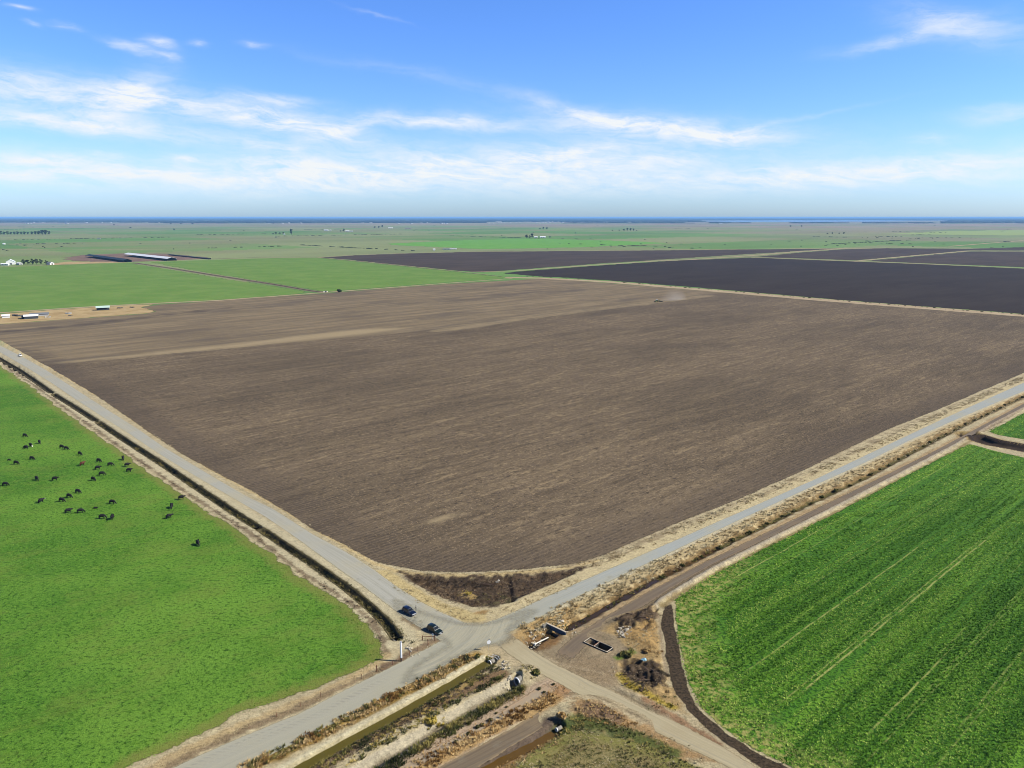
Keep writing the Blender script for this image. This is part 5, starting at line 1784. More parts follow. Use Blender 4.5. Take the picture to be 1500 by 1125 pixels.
    MB().box((h - .01, 0, .42), (.10, Wd * .78, .16), bevel=.03).build('front_bumper', M['black_trim'], root)
    MB().box((-h + .0, 0, .45), (.10, Wd * .84, .16), bevel=.03).build('rear_bumper', M['black_trim'], root)
    MB().box((h + .05, 0, .45), (.02, .46, .12)).build('number_plate', M['plate'], root)
    if kind == 'pickup':
        MB().box((-h * .62, 0, belt + .012), (h * .66, Wd * .78, .02)).build('load_bed', M['black_trim'], root)
    return root


def place(o, u, v, rz, dz=.0):
    x, y = G(u, v)
    o.location = (x, y, .03 + dz)
    o.rotation_euler = (0, 0, rz)
    return o


CARH = HEAD + math.pi
c1 = place(make_car('dark blue car parked on the gravel shoulder with a person beside its bonnet', 4.75, 1.86, 1.66, M['blue_paint'], 'suv'), 599.5, 898.5, CARH + .06)
c2 = place(make_car('dark green car parked at the gravel road mouth beside the rusty fence corner', 4.85, 1.92, 1.78, M['green_paint'], 'suv'), 637, 925.5, CARH + .10)
c3 = place(make_car('white car far up the gravel road, small, near the corner of the ploughed field', 5.2, 1.95, 1.85, M['white_paint'], 'suv'), 30, 521.8, CARH)

# the person beside the blue car
def person():
    J = [(0, 0, .95, (.16, .12)), (0, 0, 1.15, (.15, .10)), (.01, 0, 1.36, (.19, .11)), (.01, 0, 1.48, (.07, .07)), (.03, 0, 1.57, .075), (.03, 0, 1.66, (.085, .10)), (.02, 0, 1.75, .06)]
    E_ = [(0, 1), (1, 2), (2, 3), (3, 4), (4, 5), (5, 6)]
    b = 7
    for s in (-1, 1):
        J += [(0, s * .21, 1.40, .065), (.02, s * .26, 1.12, .05), (.12, s * .25, .90, .036), (.17, s * .24, .82, .035)]
        E_ += [(2, b), (b, b + 1), (b + 1, b + 2), (b + 2, b + 3)]
        b += 4
        for q in range(5):                       # fingers and thumb
            off = (q - 1.5) * .018 if q < 4 else 0
            tip = (.20 + (.012 if q in (1, 2) else 0), s * .24 + off, .745) if q < 4 else (.22, s * .21, .80)
            J.append((*tip, .009))
            E_.append((b - 1, b))
            b += 1
        J += [(0, s * .10, .88, .095), (.02, s * .11, .50, .065), (0, s * .12, .09, .045), (.12, s * .13, .04, .04)]
        E_ += [(0, b), (b, b + 1), (b + 1, b + 2), (b + 2, b + 3)]
        b += 4
    me = skinned('person', J, E_, 0, [M['dark_cloth'], M['denim'], M['skin']], 1)
    for p in me.polygons:
        c = p.center
        p.material_index = 2 if (c.z > 1.52 or (abs(c.y) > .18 and c.z < .9)) else (1 if c.z < .93 else 0)
    o = link('person', me)
    tag(o, 'person in dark clothing standing by the bonnet of the blue car', 'person')
    hr = MB()
    hr.loft([[(.015 + r * math.cos(a), r * .85 * math.sin(a), z) for a in [2 * math.pi * k / 12 for k in range(12)]] for r, z in ((.098, 1.66), (.106, 1.71), (.092, 1.77), (.04, 1.80))])
    hr.build('hair', M['hair'], o, True)
    return o


place(person(), 609.5, 895.5, math.radians(200))

# ----------------------------------------------------------------- road sign seen from behind
def octagon(r):
    return [(r * math.cos(math.pi / 8 + k * math.pi / 4), r * math.sin(math.pi / 8 + k * math.pi / 4)) for k in range(8)]


sg = empty('road_sign', P3(716, 952.5), math.radians(20), 'white backed road sign on a thin post where the dirt road meets the crossing', 'road sign')
MB().tube([(0, 0, -.1), (0, 0, 3.1)], .045, 8).build('post', M['galvanised'], sg)
pn = MB()
pn.loft([[(x, -.06, z + 2.35) for x, z in octagon(.56)], [(x, -.045, z + 2.35) for x, z in octagon(.56)]])
pn.build('panel', M['white_paint'], sg)
MB().box((.05, -.02, 3.05), (.85, .03, .22), rz=math.radians(35)).build('name_blade', M['blue_steel'], sg)

# white pole, fence and marker posts
wp = empty('pole', P3(588, 968.5), 0, 'thick white pole with a dark foot at the ditch end by the pasture corner', 'pole')
MB().tube([(0, 0, 1.0), (0, 0, 5.3)], .26, 10).build('shaft', M['white_paint'], wp)
MB().tube([(0, 0, -.4), (0, 0, 1.0)], .22, 10).build('foot', M['dark_wood'], wp)
MB().tube([(0, 0, 5.3), (0, 0, 5.42)], .30, 10).build('cap', M['galvanised'], wp)

fn = empty('wire_fence', P3(637, 939), 0, 'rusty post and wire fence from the green car along the pasture corner', 'fence')
fx, fy, fz = P3(637, 939)
FP = [(637, 939), (627, 945), (612, 953), (600, 961), (575, 974), (552, 983.5), (530, 994), (507, 1004), (470, 1021), (440, 1035), (405, 1050), (365, 1068)]
FW = [P3(*q) for q in FP]
for i, (x, y, z) in enumerate(FW):
    big = i in (0, 1, 5)
    MB().tube([(x - fx, y - fy, z - fz - .2), (x - fx, y - fy, z - fz + (1.7 if big else 1.3))], .11 if big else .05, 7).build('fence_post', M['rust'], fn)
for hh_ in (.5, .85, 1.2):
    MB().tube([(x - fx, y - fy, z - fz + hh_) for x, y, z in FW], .012, 4).build('wire', M['steel_dark'], fn)
a_, b_ = FW[0], P3(619, 938)
MB().tube([(a_[0] - fx, a_[1] - fy, 1.25), (b_[0] - fx, b_[1] - fy, b_[2] - fz + 1.25)], .08, 7).build('brace_rail', M['rust'], fn)
MB().tube([(b_[0] - fx, b_[1] - fy, b_[2] - fz - .2), (b_[0] - fx, b_[1] - fy, b_[2] - fz + 1.4)], .09, 7).build('fence_post', M['rust'], fn)

gm = empty('marker_post', P3(634, 936.5), math.radians(-20), 'white marker post with a small plate in front of the dark green car', 'marker post')
MB().tube([(0, 0, -.1), (0, 0, 1.5)], .06, 6).build('post', M['white_pipe'], gm)
MB().box((0, -.05, 1.45), (.5, .04, .5)).build('plate', M['white_paint'], gm)

for i, (u, v) in enumerate([(389, 731.5), (418, 751), (458, 774), (500, 797), (234, 642), (256, 653), (316, 686), (344, 703), (64, 532)]):
    st_ = empty('field_stake', P3(u, v), HEAD, 'thin bent stake standing on the rim between the gravel road and the ploughed field', 'stake', 'bent stakes along the field rim') if i == 0 else copy_tree(st_)
    if i == 0:
        MB().tube([(-.45, 0, -.1), (-.45, 0, .8), (-.3, 0, 1.15), (0, 0, 1.3), (.3, 0, 1.15), (.45, 0, .8), (.45, 0, .2)], .05, 6).build('hoop', M['steel_dark'], st_)
    st_.location = P3(u, v)

# ----------------------------------------------------------------- waterworks at the crossing
hw_a, hw_b = G(800, 917), G(829, 930.5)
hl = math.hypot(hw_b[0] - hw_a[0], hw_b[1] - hw_a[1])
hr_ = math.atan2(hw_b[1] - hw_a[1], hw_b[0] - hw_a[0])
hw = empty('headwall', (hw_a[0], hw_a[1], -.9), hr_, 'blue-grey concrete headwall standing across the roadside ditch', 'headwall')
MB().box((hl / 2, 0, 1.15), (hl, .34, 1.3), bevel=.02).build('wall', M['blue_steel'], hw)
MB().box((hl / 2, 0, 1.86), (hl + .1, .5, .12), bevel=.015).build('coping', M['rubble_concrete'], hw)
MB().box((.25, -.9, .7), (.4, 1.5, 2.1), bevel=.02).build('wing_wall', M['concrete'], hw)

p0, p1 = P3(784, 943.5), P3(803, 933)
pp = empty('pipe', (p0[0], p0[1], -.1), math.atan2(p1[1] - p0[1], p1[0] - p0[0]), 'white discharge pipe lying across the ditch below the headwall', 'pipe')
pl = math.hypot(p1[0] - p0[0], p1[1] - p0[1])
MB().tube([(0, 0, .15), (pl, 0, -.05)], .17, 10).build('barrel', M['pale_concrete'], pp)
MB().tube([(-.35, 0, .15), (.15, 0, .15)], .30, 12).build('collar', M['pale_concrete'], pp)

s0, s1 = G(861, 939), G(892, 952.5)
sl = math.hypot(s1[0] - s0[0], s1[1] - s0[1])
sa_ = math.atan2(s1[1] - s0[1], s1[0] - s0[0])
mid_ = ((s0[0] + s1[0]) / 2, (s0[1] + s1[1]) / 2)
sp = empty('sump_box', (mid_[0], mid_[1], -2.7), sa_, 'open two-bay concrete sump box sunk in the bare yard', 'sump box')
SL, SW_, top = 7.3, 2.8, 2.95
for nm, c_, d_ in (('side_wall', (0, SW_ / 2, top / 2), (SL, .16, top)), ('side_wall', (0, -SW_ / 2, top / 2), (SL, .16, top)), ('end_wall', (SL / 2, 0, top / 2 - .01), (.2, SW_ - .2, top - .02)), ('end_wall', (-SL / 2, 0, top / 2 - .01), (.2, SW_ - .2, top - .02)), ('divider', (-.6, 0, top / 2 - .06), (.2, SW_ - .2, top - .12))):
    wl_ = MB().box(c_, d_, bevel=.02).build(nm, M['shade_concrete'], sp)
    MB().box((c_[0], c_[1], c_[2] + d_[2] / 2 + .05), (d_[0] - .02, d_[1] - .02, .1), bevel=.015).build('rim', M['rubble_concrete'], wl_)
MB().box((0, 0, .1), (SL - .3, SW_ - .3, .2)).build('floor', M['dark_wall'], sp)  # dark floor colour stands for the shade deep in the box
MB().tube([(-.6, -1.4, 3.0), (-.6, 1.4, 3.0)], .07, 6).build('grate_bar', M['rust'], sp)


def pipe_mouth(u, v, r, hd, ln, label, mat, dz=0.0):
    x, y = G(u, v)
    o = empty('culvert_pipe', (x, y, dz), math.radians(hd), label, 'culvert')
    n = 20
    rings = []
    for rr_, xx_ in ((r, 0), (r, ln), (r * .86, ln), (r * .86, 0)):
        rings.append([(xx_, rr_ * math.cos(2 * math.pi * k / n), rr_ * math.sin(2 * math.pi * k / n)) for k in range(n)])
    m_ = MB()
    m_.loft(rings + [rings[0]], False)
    m_.build('barrel', mat, o, True)
    m_ = MB()
    rings = []
    for rr_, xx_ in ((r * 1.12, -.06), (r * 1.12, .14), (r * .84, .14), (r * .84, -.06)):
        rings.append([(xx_, rr_ * math.cos(2 * math.pi * k / n), rr_ * math.sin(2 * math.pi * k / n)) for k in range(n)])
    m_.loft(rings + [rings[0]], False)
    m_.build('rim', M['white_pipe'], o)
    return o


pipe_mouth(757, 996, 1.05, 40, 1.6, 'large white-rimmed culvert mouth at the head of the dry canal', M['concrete'], -.55)
pipe_mouth(717, 967, .6, 42, 1.5, 'small culvert mouth at the head of the water canal below the round bush', M['concrete'], -.75)
pipe_mouth(815, 1066, .42, 40, 1.5, 'white-rimmed culvert mouth beside the weedy field at the end of the amber ditch', M['concrete'], -.55)
pipe_mouth(580, 938, .5, 130, 3.0, 'culvert mouth ending the ditch beside the white pole', M['concrete'], -.95)

rl = empty('pipe_rail', P3(721, 966), math.radians(-28), 'bent white pipe rail over the hollow behind the round bush', 'rail')
rl.location.z = 0.0
MB().tube([(-1.2, 0, -.2), (-1.2, 0, .7), (.9, .1, .8), (1.6, .2, .3)], .06, 6).build('front_bar', M['white_pipe'], rl)
MB().tube([(-.6, .9, 0), (-.4, .9, .8), (1.2, 1.0, .7), (1.6, 1.0, 0)], .05, 6).build('rear_bar', M['white_pipe'], rl)

# log and scrap in the hollow
lg = MB()
lg.tube([(-2.4, 0, 0), (-1, .05, .05), (.8, -.05, .02), (2.3, .1, .1)], [.26, .30, .28, .2], 9)
lo_g = lg.build('log', M['dark_wood'])
tag(lo_g, 'dark fallen log lying in the scrub of the corner hollow', 'log')
x, y, z = P3(713, 850)
lo_g.location = (x, y, z + .55)
dg_ = MB()
rs = random.Random(4)
dg_.box((0, 0, .25), (.9, .6, .4), rz=.4, bevel=.05)
dg_.box((.5, .3, .45), (.5, .5, .5), rz=1.0, bevel=.05)
o = dg_.build('scrap_block', M['pale_concrete'])
x, y, z = P3(728, 846.5)
o.location = (x, y, z + .2)
tag(o, 'pale broken block beside the fallen log in the corner hollow', 'block')

# blue tarp
m_ = MB()
n = 11
vv = [[None] * n for _ in range(n)]
for i in range(n):
    for jx in range(n):
        a, b = (i / (n - 1) - .5), (jx / (n - 1) - .5)
        zz = .55 * math.exp(-7 * (a * a + b * b)) + .16 * math.sin(9 * a + 4 * b) * math.cos(7 * b) + .03
        vv[i][jx] = m_.bm.verts.new((a * 2.2 * (1 + .2 * math.sin(6 * b)), b * 1.9 * (1 + .18 * math.cos(7 * a)), max(.02, zz)))
for i in range(n - 1):
    for jx in range(n - 1):
        m_.bm.faces.new((vv[i][jx], vv[i + 1][jx], vv[i + 1][jx + 1], vv[i][jx + 1]))
o = m_.build('tarp', M['blue_tarp'], None, True)
x, y, z = P3(943.5, 968)
o.location = (x, y, z + .1)
o.scale = (.62, .7, .8)
o.rotation_euler = (0, 0, .5)
so = o.modifiers.new('thick', 'SOLIDIFY')
so.thickness = .02
tag(o, 'crumpled light blue tarp on the debris heap beside the dark pit', 'tarp')


# broken concrete
def chunk_mesh(seed, flat=.5):
    rs = random.Random(seed)
    bm = bmesh.new()
    for _ in range(11):
        bm.verts.new((rs.uniform(-.5, .5), rs.uniform(-.42, .42), rs.uniform(-.5, .5) * flat))
    bmesh.ops.convex_hull(bm, input=bm.verts[:])
    for v in [v for v in bm.verts if not v.link_faces]:
        bm.verts.remove(v)
    me = bpy.data.meshes.new('concrete_chunk')
    bm.to_mesh(me)
    bm.free()
    me.materials.append(M['rubble_concrete'])
    return me


CH = [chunk_mesh(s, .35 + .1 * (s % 4)) for s in range(9)]


def rubble(px, n, size, label, group, seed, lift=.25):
    rs = random.Random(seed)
    w = WL(px)
    a = np.array(w)
    k = 0
    while k < n:
        x, y = rs.uniform(a[:, 0].min(), a[:, 0].max()), rs.uniform(a[:, 1].min(), a[:, 1].max())
        if not inside(w, np.array([x]), np.array([y]))[0]:
            continue
        o = link('concrete_chunk', CH[rs.randrange(9)])
        s = size * rs.uniform(.55, 1.5)
        o.scale = (s, s * rs.uniform(.6, 1.1), s * rs.uniform(.6, 1.2))
        o.location = (x, y, hz(x, y) + s * rs.uniform(.05, .3) + rs.random() * lift)
        o.rotation_euler = (rs.uniform(-.7, .7), rs.uniform(-.7, .7), rs.uniform(0, 6.3))
        tag(o, label, 'rubble', group)
        k += 1


rubble([(768, 938), (782, 922), (796, 914), (801, 922), (792, 938), (776, 946)], 46, .72, 'pale broken concrete chunk on the ditch bank left of the headwall', 'concrete chunks left of the headwall', 1)
rubble([(812, 910), (826, 909), (826, 918), (816, 918)], 9, .8, 'pale broken concrete chunk behind the headwall', 'concrete chunks behind the headwall', 2)
rubble([(778, 946), (792, 940), (796, 946), (784, 951)], 8, .7, 'white concrete chunk round the collar of the discharge pipe', 'concrete chunks at the pipe collar', 3)
rubble([(900, 930), (912, 919), (928, 922), (922, 934), (910, 936)], 34, .9, 'grey broken slab in the rubble heap beyond the sump box', 'broken slabs beyond the sump box', 4, .4)
rubble([(728, 978), (738, 971), (753, 974), (744, 983), (734, 983)], 26, .62, 'white rubble lump between the two canal heads', 'white rubble between the canal heads', 5)
rubble([(737, 1003), (748, 990), (754, 996), (748, 1010), (740, 1012)], 20, .6, 'pale rubble lump round the culvert mouth of the dry canal', 'rubble at the dry canal culvert', 6)
rubble([(590, 946), (603, 945), (606, 955), (594, 956)], 12, .75, 'pale rubble lump behind the white pole', 'rubble behind the white pole', 7)
rubble([(600, 960), (640, 940), (643, 945), (606, 964)], 14, .4, 'small reddish stone in the roadside strip below the fence', 'small stones below the fence', 8, .02)
rubble([(830, 926), (845, 920), (848, 926), (834, 932)], 8, .6, 'pale lump of concrete at the right end of the headwall', 'concrete lumps right of the headwall', 9, .05)
rubble([(905, 965), (912, 990), (900, 1000), (890, 985)], 12, .28, 'small pale stone on the bare yard beside the debris heap', 'small stones on the yard', 10, .0)


rs = random.Random(17)
for k in range(16):
    u, v = rs.uniform(915, 970), rs.uniform(976, 1012)
    if k > 10:
        u, v = rs.uniform(905, 955), rs.uniform(900, 920)
    x, y = G(u, v)
    o = MB().box((0, 0, 0), (rs.uniform(1.2, 3.2), rs.uniform(.14, .3), rs.uniform(.1, .2)), bevel=.02).build('timber', M['dark_wood'] if k % 3 else M['bark'])
    o.location = (x, y, hz(x, y) + .35)
    o.rotation_euler = (rs.uniform(-.3, .3), rs.uniform(-.35, .35), rs.uniform(0, 3.1))
    tag(o, 'old timber lying on the dark debris heap below the tarp' if k <= 10 else 'old timber in the dark brush beyond the rubble heap', 'timber', 'timbers on the debris heap' if k <= 10 else 'timbers beyond the rubble heap')

# ----------------------------------------------------------------- shrubs and trees
def foliage(n, blobs, leaf, seed, mat, name, parent):
    """leaf-clump faces spread through a few overlapping blobs"""
    rs = np.random.RandomState(seed)
    B = np.array(blobs)
    wgt = B[:, 3] * B[:, 4] * B[:, 5]
    k = rs.choice(len(B), n, p=wgt / wgt.sum())
    d = rs.normal(0, 1, (n, 3))
    d /= np.linalg.norm(d, axis=1, keepdims=True)
    r = rs.uniform(.35, 1.0, n) ** .45
    c = B[k, :3] + d * r[:, None] * B[k, 3:6]
    a = rs.normal(0, 1, (n, 3))
    a /= np.linalg.norm(a, axis=1, keepdims=True)
    b = np.cross(a, d + rs.normal(0, .4, (n, 3)))
    b /= np.linalg.norm(b, axis=1, keepdims=True) + 1e-9
    s = leaf * rs.uniform(.5, 1.5, (n, 1))
    V = np.stack([c - a * s, c + b * s * .7, c + a * s, c - b * s * .7], 1).reshape(-1, 3)
    tone = np.repeat(np.clip(.5 + rs.normal(0, .22, n), 0, 1), 4)
    me = np_mesh(name, V, np.arange(len(V)).reshape(-1, 4), 4, {'tone': tone})
    return link(name, me, mat, parent)


def shrub(u, v, r, h, seed, mat, label, group=None, n=220, flower=None):
    rs = random.Random(seed)
    o = empty('shrub', P3(u, v), 0, label, 'shrub', group)
    bl = [(rs.uniform(-.5, .5) * r, rs.uniform(-.5, .5) * r, h * rs.uniform(.35, .6), r * rs.uniform(.45, .7), r * rs.uniform(.45, .7), h * rs.uniform(.35, .5)) for _ in range(6)]
    foliage(n, bl, .16 * r + .06, seed, mat, 'leaves', o)
    st = MB()
    for k in range(4):
        a = rs.uniform(0, 6.3)
        st.tube([(0, 0, -.1), (math.cos(a) * r * .3, math.sin(a) * r * .3, h * .6)], .04, 5, True, .02)
    st.build('stems', M['bark'], o)
    return o


shrub(716, 962, 1.35, 1.9, 1, m_weed, 'round dark green bush below the road sign at the canal head', None, 420)
shrub(699, 964, .8, 1.2, 2, m_weed, 'small dark green bush left of the round bush at the canal head', None, 240)
shrub(684, 967, .8, 1.1, 3, m_dkweed, 'olive bush in the canal-side row, second left of the round bush', None, 220)
shrub(632, 1056, 1.3, 1.1, 4, m_yel, 'bright yellow bush on the bank between the two canals', None, 420)
shrub(686, 862, .9, .8, 5, m_yel, 'pale yellow tuft bush inside the corner hollow', None, 220)
shrub(822, 1056, 1.2, 1.5, 6, m_amber, 'amber bush overhanging the culvert mouth beside the weedy field', None, 320)
shrub(949, 955, 1.2, 1.0, 7, m_amber, 'orange dry bush above the blue tarp', None, 300)
shrub(916, 961, 1.5, .9, 8, m_weed, 'bright green bush left of the debris heap', None, 320)
shrub(785, 988, 1.2, 1.1, 9, m_weed, 'green bush right of the white-rimmed culvert mouth', None, 300)
rs = random.Random(9)
wdr = W(DITCH_R[6:])
sgd = np.concatenate([[0], np.cumsum(np.linalg.norm(np.diff(wdr, axis=0), axis=1))])
proto_s = None
for q in np.linspace(3, sgd[-1] * .9, 46):
    q += rs.uniform(-1.5, 1.5)
    x, y = np.interp(q, sgd, wdr[:, 0]) + rs.uniform(-.7, .7), np.interp(q, sgd, wdr[:, 1]) + rs.uniform(-.7, .7)
    if proto_s is None:
        proto_s = shrub(963, 845, .9, 1.0, 20, m_weed, 'dark green shrub in the dotted row along the ditch beside the paved road', 'dark green shrubs dotted along the roadside ditch', 150)
        o = proto_s
    else:
        o = copy_tree(proto_s)
    o.location = (x, y, hz(x, y))
    k = rs.uniform(.6, 1.25)
    o.scale = (k, k, k * rs.uniform(.8, 1.2))
    o.rotation_euler = (0, 0, rs.uniform(0, 6.3))
# shrubs on the field boundary and low dark shrubs on the grey track
proto_s = None
for (u, v) in [(727, 1045), (706, 1063), (686, 1076), (742, 1036), (790, 1010), (811, 1003), (797, 1015), (668, 1088), (718, 1056), (700, 1066)]:
    if proto_s is None:
        proto_s = shrub(u, v, .45, .4, 30, m_dkweed, 'low dark weed tuft growing out of the grey track', 'dark weed tufts on the grey track', 70)
        o = proto_s
    else:
        o = copy_tree(proto_s)
    o.location = P3(u, v)
    k = rs.uniform(.6, 1.5)
    o.scale = (k, k, k)
proto_s = None
for i in range(74):
    f = i / 73 + rs.uniform(-.006, .006)
    u = 770 + f * 740
    v = float(np.interp(u, [735, 793, 893, 1000, 1060, 1200, 1333, 1500, 1640], [404.5, 406, 412, 421.2, 426, 438.2, 448.8, 461.5, 472])) + rs.uniform(-.4, .4)
    if proto_s is None:
        proto_s = shrub(u, v, 2.0, 1.5, 33, m_dkweed, 'low dark shrub in the dotted line between the ploughed field and the black field', 'dark shrubs on the far field boundary', 90)
        o = proto_s
    else:
        o = copy_tree(proto_s)
    x, y = G(u, v)
    o.location = (x, y, .02)
    k = rs.uniform(.25, .8)
    o.scale = (k * 2.2, k, k * rs.uniform(.6, 1.0))
    o.rotation_euler = (0, 0, rs.uniform(0, 6.3))
shrub(497, 428, 4.2, 4.6, 34, m_foliage_dark, 'round dark bush standing alone on the edge of the ploughed field', None, 260)


def make_tree(kind, seed, mat):
    """unit tree, 10 m high"""
    rs = random.Random(seed)
    o = empty('tree', (0, 0, 0))
    st = MB()
    st.tube([(0, 0, -.2), (.1, 0, 2), (0, .1, 4.5), (.1, 0, 7)], [.36, .30, .22, .1], 8)
    for k in range(5):
        a = rs.uniform(0, 6.3)
        z = rs.uniform(2, 5)
        st.tube([(0, 0, z), (math.cos(a) * 1.2, math.sin(a) * 1.2, z + 1.0), (math.cos(a) * 2.2, math.sin(a) * 2.2, z + 2.2)], [.15, .1, .05], 6)
    st.build('trunk', M['bark'], o)
    bl = []
    for k in range(13):
        a = rs.uniform(0, 6.3)
        if kind == 'tall':
            z = rs.uniform(2.5, 9)
            r = rs.uniform(.2, 1.5)
            q = rs.uniform(.8, 1.4)
        else:
            z = rs.uniform(2.6, 8.2)
            r = rs.uniform(.4, 3.0) * (1.15 - abs(z - 5) / 6)
            q = rs.uniform(1.1, 1.9)
        bl.append((math.cos(a) * r, math.sin(a) * r, z, q, q, q * rs.uniform(.6, 1)))
    foliage(620, bl, .42, seed, mat, 'crown', o)
    return o


T_PROTO = {('round', 'd'): make_tree('round', 1, m_foliage_dark), ('round2', 'd'): make_tree('round', 2, m_foliage_dark), ('round', 'g'): make_tree('round', 3, m_foliage_grey), ('tall', 'd'): make_tree('tall', 4, m_foliage_dark)}
used = set()


def tree(u, v, hpx, kind, label, group=None, wide=1.0, tone='d'):
    key = (kind, tone)
    src = T_PROTO[key]
    if key in used:
        o = copy_tree(src)
    else:
        o = src
        used.add(key)
    x, y = G(u, v)
    hm = hpx * y / F / 10.0
    o.location = (x, y, .1)
    o.scale = (hm * wide, hm * wide, hm)
    o.rotation_euler = (0, 0, (u * 37.7 + v * 11) % 6.28)
    tag(o, label, 'tree', group)
    return o


# farmstead at the left edge
for (u, hpx, wd_, tn, lb) in ((35, 8, 1.25, 'd', 'broad dark tree, leftmost of the farmstead row beside the white barn'), (41, 7.5, 1.2, 'd', 'dark tree, second in the farmstead row'), (48, 9, 1.0, 'd', 'tallest dark tree in the middle of the farmstead row'), (54, 8.8, .95, 'g', 'grey-green tree in the middle of the farmstead row'), (60, 8.4, .85, 'd', 'slim dark tree right of the grey-green one in the farmstead row'), (68, 6.6, 1.0, 'd', 'separate dark tree at the right end of the farmstead row beside the small shed')):
    tree(u, 387.4, hpx, 'round' if u != 41 else 'round2', lb, 'trees of the farmstead', wd_, tn)
# row of tall trees far left
for i, u in enumerate((1, 6, 11, 16, 21, 26, 31, 36, 41, 47, 52, 57, 62, 67, 72)):
    tree(u, 343.6, (5.4, 4.6, 5.0, 4.2, 4.6, 5.0, 4.4, 4.8, 3.8, 4.6, 5.2, 5.8, 7.0, 7.2, 5.2)[i], 'round' if i % 2 else 'round2', 'dark tree in the long windbreak row at the far left edge' if i < 12 else ('taller dark tree at the right end of the long windbreak row'), 'windbreak trees at the far left' if i < 12 else 'taller trees ending the windbreak', 1.3)
far_trees = [
    (400, 343.4, 2.2, 'round', 1.8, 'low tree, first of four in the short row left of the tall dark tree'), (404, 343.4, 3.4, 'round2', 1.5, 'second tree of the short row left of the tall dark tree'),
    (410, 343.4, 3.2, 'round', 1.5, 'third tree of the short row left of the tall dark tree'), (415, 343.4, 3.6, 'round2', 1.3, 'fourth tree of the short row, beside a white speck'),
    (427, 343.6, 8.4, 'tall', 1.0, 'tall dark tree standing alone on the plain beyond the green field'),
    (503.5, 339.2, 4.4, 'round', 1.0, 'small dark tree beside two white farm roofs far out on the plain'), (499, 339.4, 2.0, 'round2', 1.5, 'bush-like tree left of the small dark tree by the white farm roofs'),
    (549, 334, 2.4, 'round', 1.8, 'low tree at the left of the grove far out on the brown belt'), (555, 334.2, 3.0, 'round2', 1.5, 'middle tree of the grove far out on the brown belt'), (560, 333, 3.4, 'round', 1.3, 'right-hand tree of the grove far out on the brown belt'),
    (771.5, 348.8, 5.4, 'round', 1.3, 'left dark tree at the white farm beyond the bright green strip'), (779.5, 348.8, 7.2, 'round2', 1.0, 'taller dark tree at the white farm beyond the bright green strip'), (776, 349, 4.6, 'round', 1.0, 'small dark tree between the two larger ones at the white farm'),
    (805.5, 348.6, 3.0, 'round', 1.3, 'low tree at the right end of the white farm'),
    (791, 336.2, 2.6, 'round', 1.6, 'left tree of the three-tree clump beyond the white farm'), (796, 336, 3.6, 'round2', 1.2, 'middle tree of the three-tree clump beyond the white farm'), (801, 336, 3.6, 'round', 1.2, 'right tree of the three-tree clump beyond the white farm'),
    (897, 338.4, 1.8, 'round', 1.6, 'lone bush-like tree left of the far grove'), (907, 338.3, 2.0, 'round2', 1.9, 'low tree at the left end of the far grove'), (914, 338.2, 3.2, 'round', 1.5, 'second tree of the far grove'), (919, 338, 4.2, 'round2', 1.2, 'third and tallest tree of the far grove'), (923.5, 338, 4.2, 'round', 1.2, 'fourth tree of the far grove'), (928, 338.2, 3.6, 'round2', 1.3, 'fifth tree of the far grove'), (932.5, 338.4, 1.6, 'round', 1.5, 'low tree at the right end of the far grove'),
    (1158, 332.2, 2.2, 'round', 2.0, 'left tree of the pair on the distant plain to the right'), (1174, 332.2, 2.2, 'round2', 1.8, 'right tree of the pair on the distant plain to the right'),
    (1212, 343, 2.0, 'round', 1.6, 'first of the small trees on the straw-coloured field to the right'), (1219, 342.8, 2.6, 'round', 1.2, 'second of the small trees on the straw-coloured field to the right'), (1229, 343, 2.2, 'round2', 1.5, 'third of the small trees on the straw-coloured field to the right'), (1236, 343, 3.0, 'round', 1.3, 'fourth of the small trees on the straw-coloured field to the right'),
    (255, 337.3, 2.6, 'round', 1.6, 'lone dark tree on the plain above the long sheds'), (167, 330.4, 2.0, 'round2', 2.2, 'low dark tree far out above the left shed'), (191, 334, 1.6, 'round', 3.4, 'wide low dark clump of trees far out above the sheds'),
    (735, 346, 1.6, 'round', 1.5, 'tiny dark tree left of the white farm'), (843, 342.2, 1.8, 'round2', 1.3, 'tiny dark tree right of the white farm'), (781, 341, 1.5, 'round', 1.4, 'tiny dark tree behind the white farm'),
    (400, 327.8, 1.6, 'round', 3.0, 'low dark grove on the edge of the distant wood, left of centre'), (250, 328.2, 1.8, 'round2', 3.0, 'left end of a dark hedge before the distant wood'), (265, 328, 1.8, 'round', 3.4, 'middle of a dark hedge before the distant wood'), (282, 328.4, 1.6, 'round2', 4.0, 'right end of a dark hedge before the distant wood'),
]
for (u, v, hpx, kd, wd_, lb) in far_trees:
    tree(u, v, hpx, kd, lb, None, wd_)
for k_, o in T_PROTO.items():
    if k_ not in used:
        for c in list(o.children):
            bpy.data.objects.remove(c)
        bpy.data.objects.remove(o)


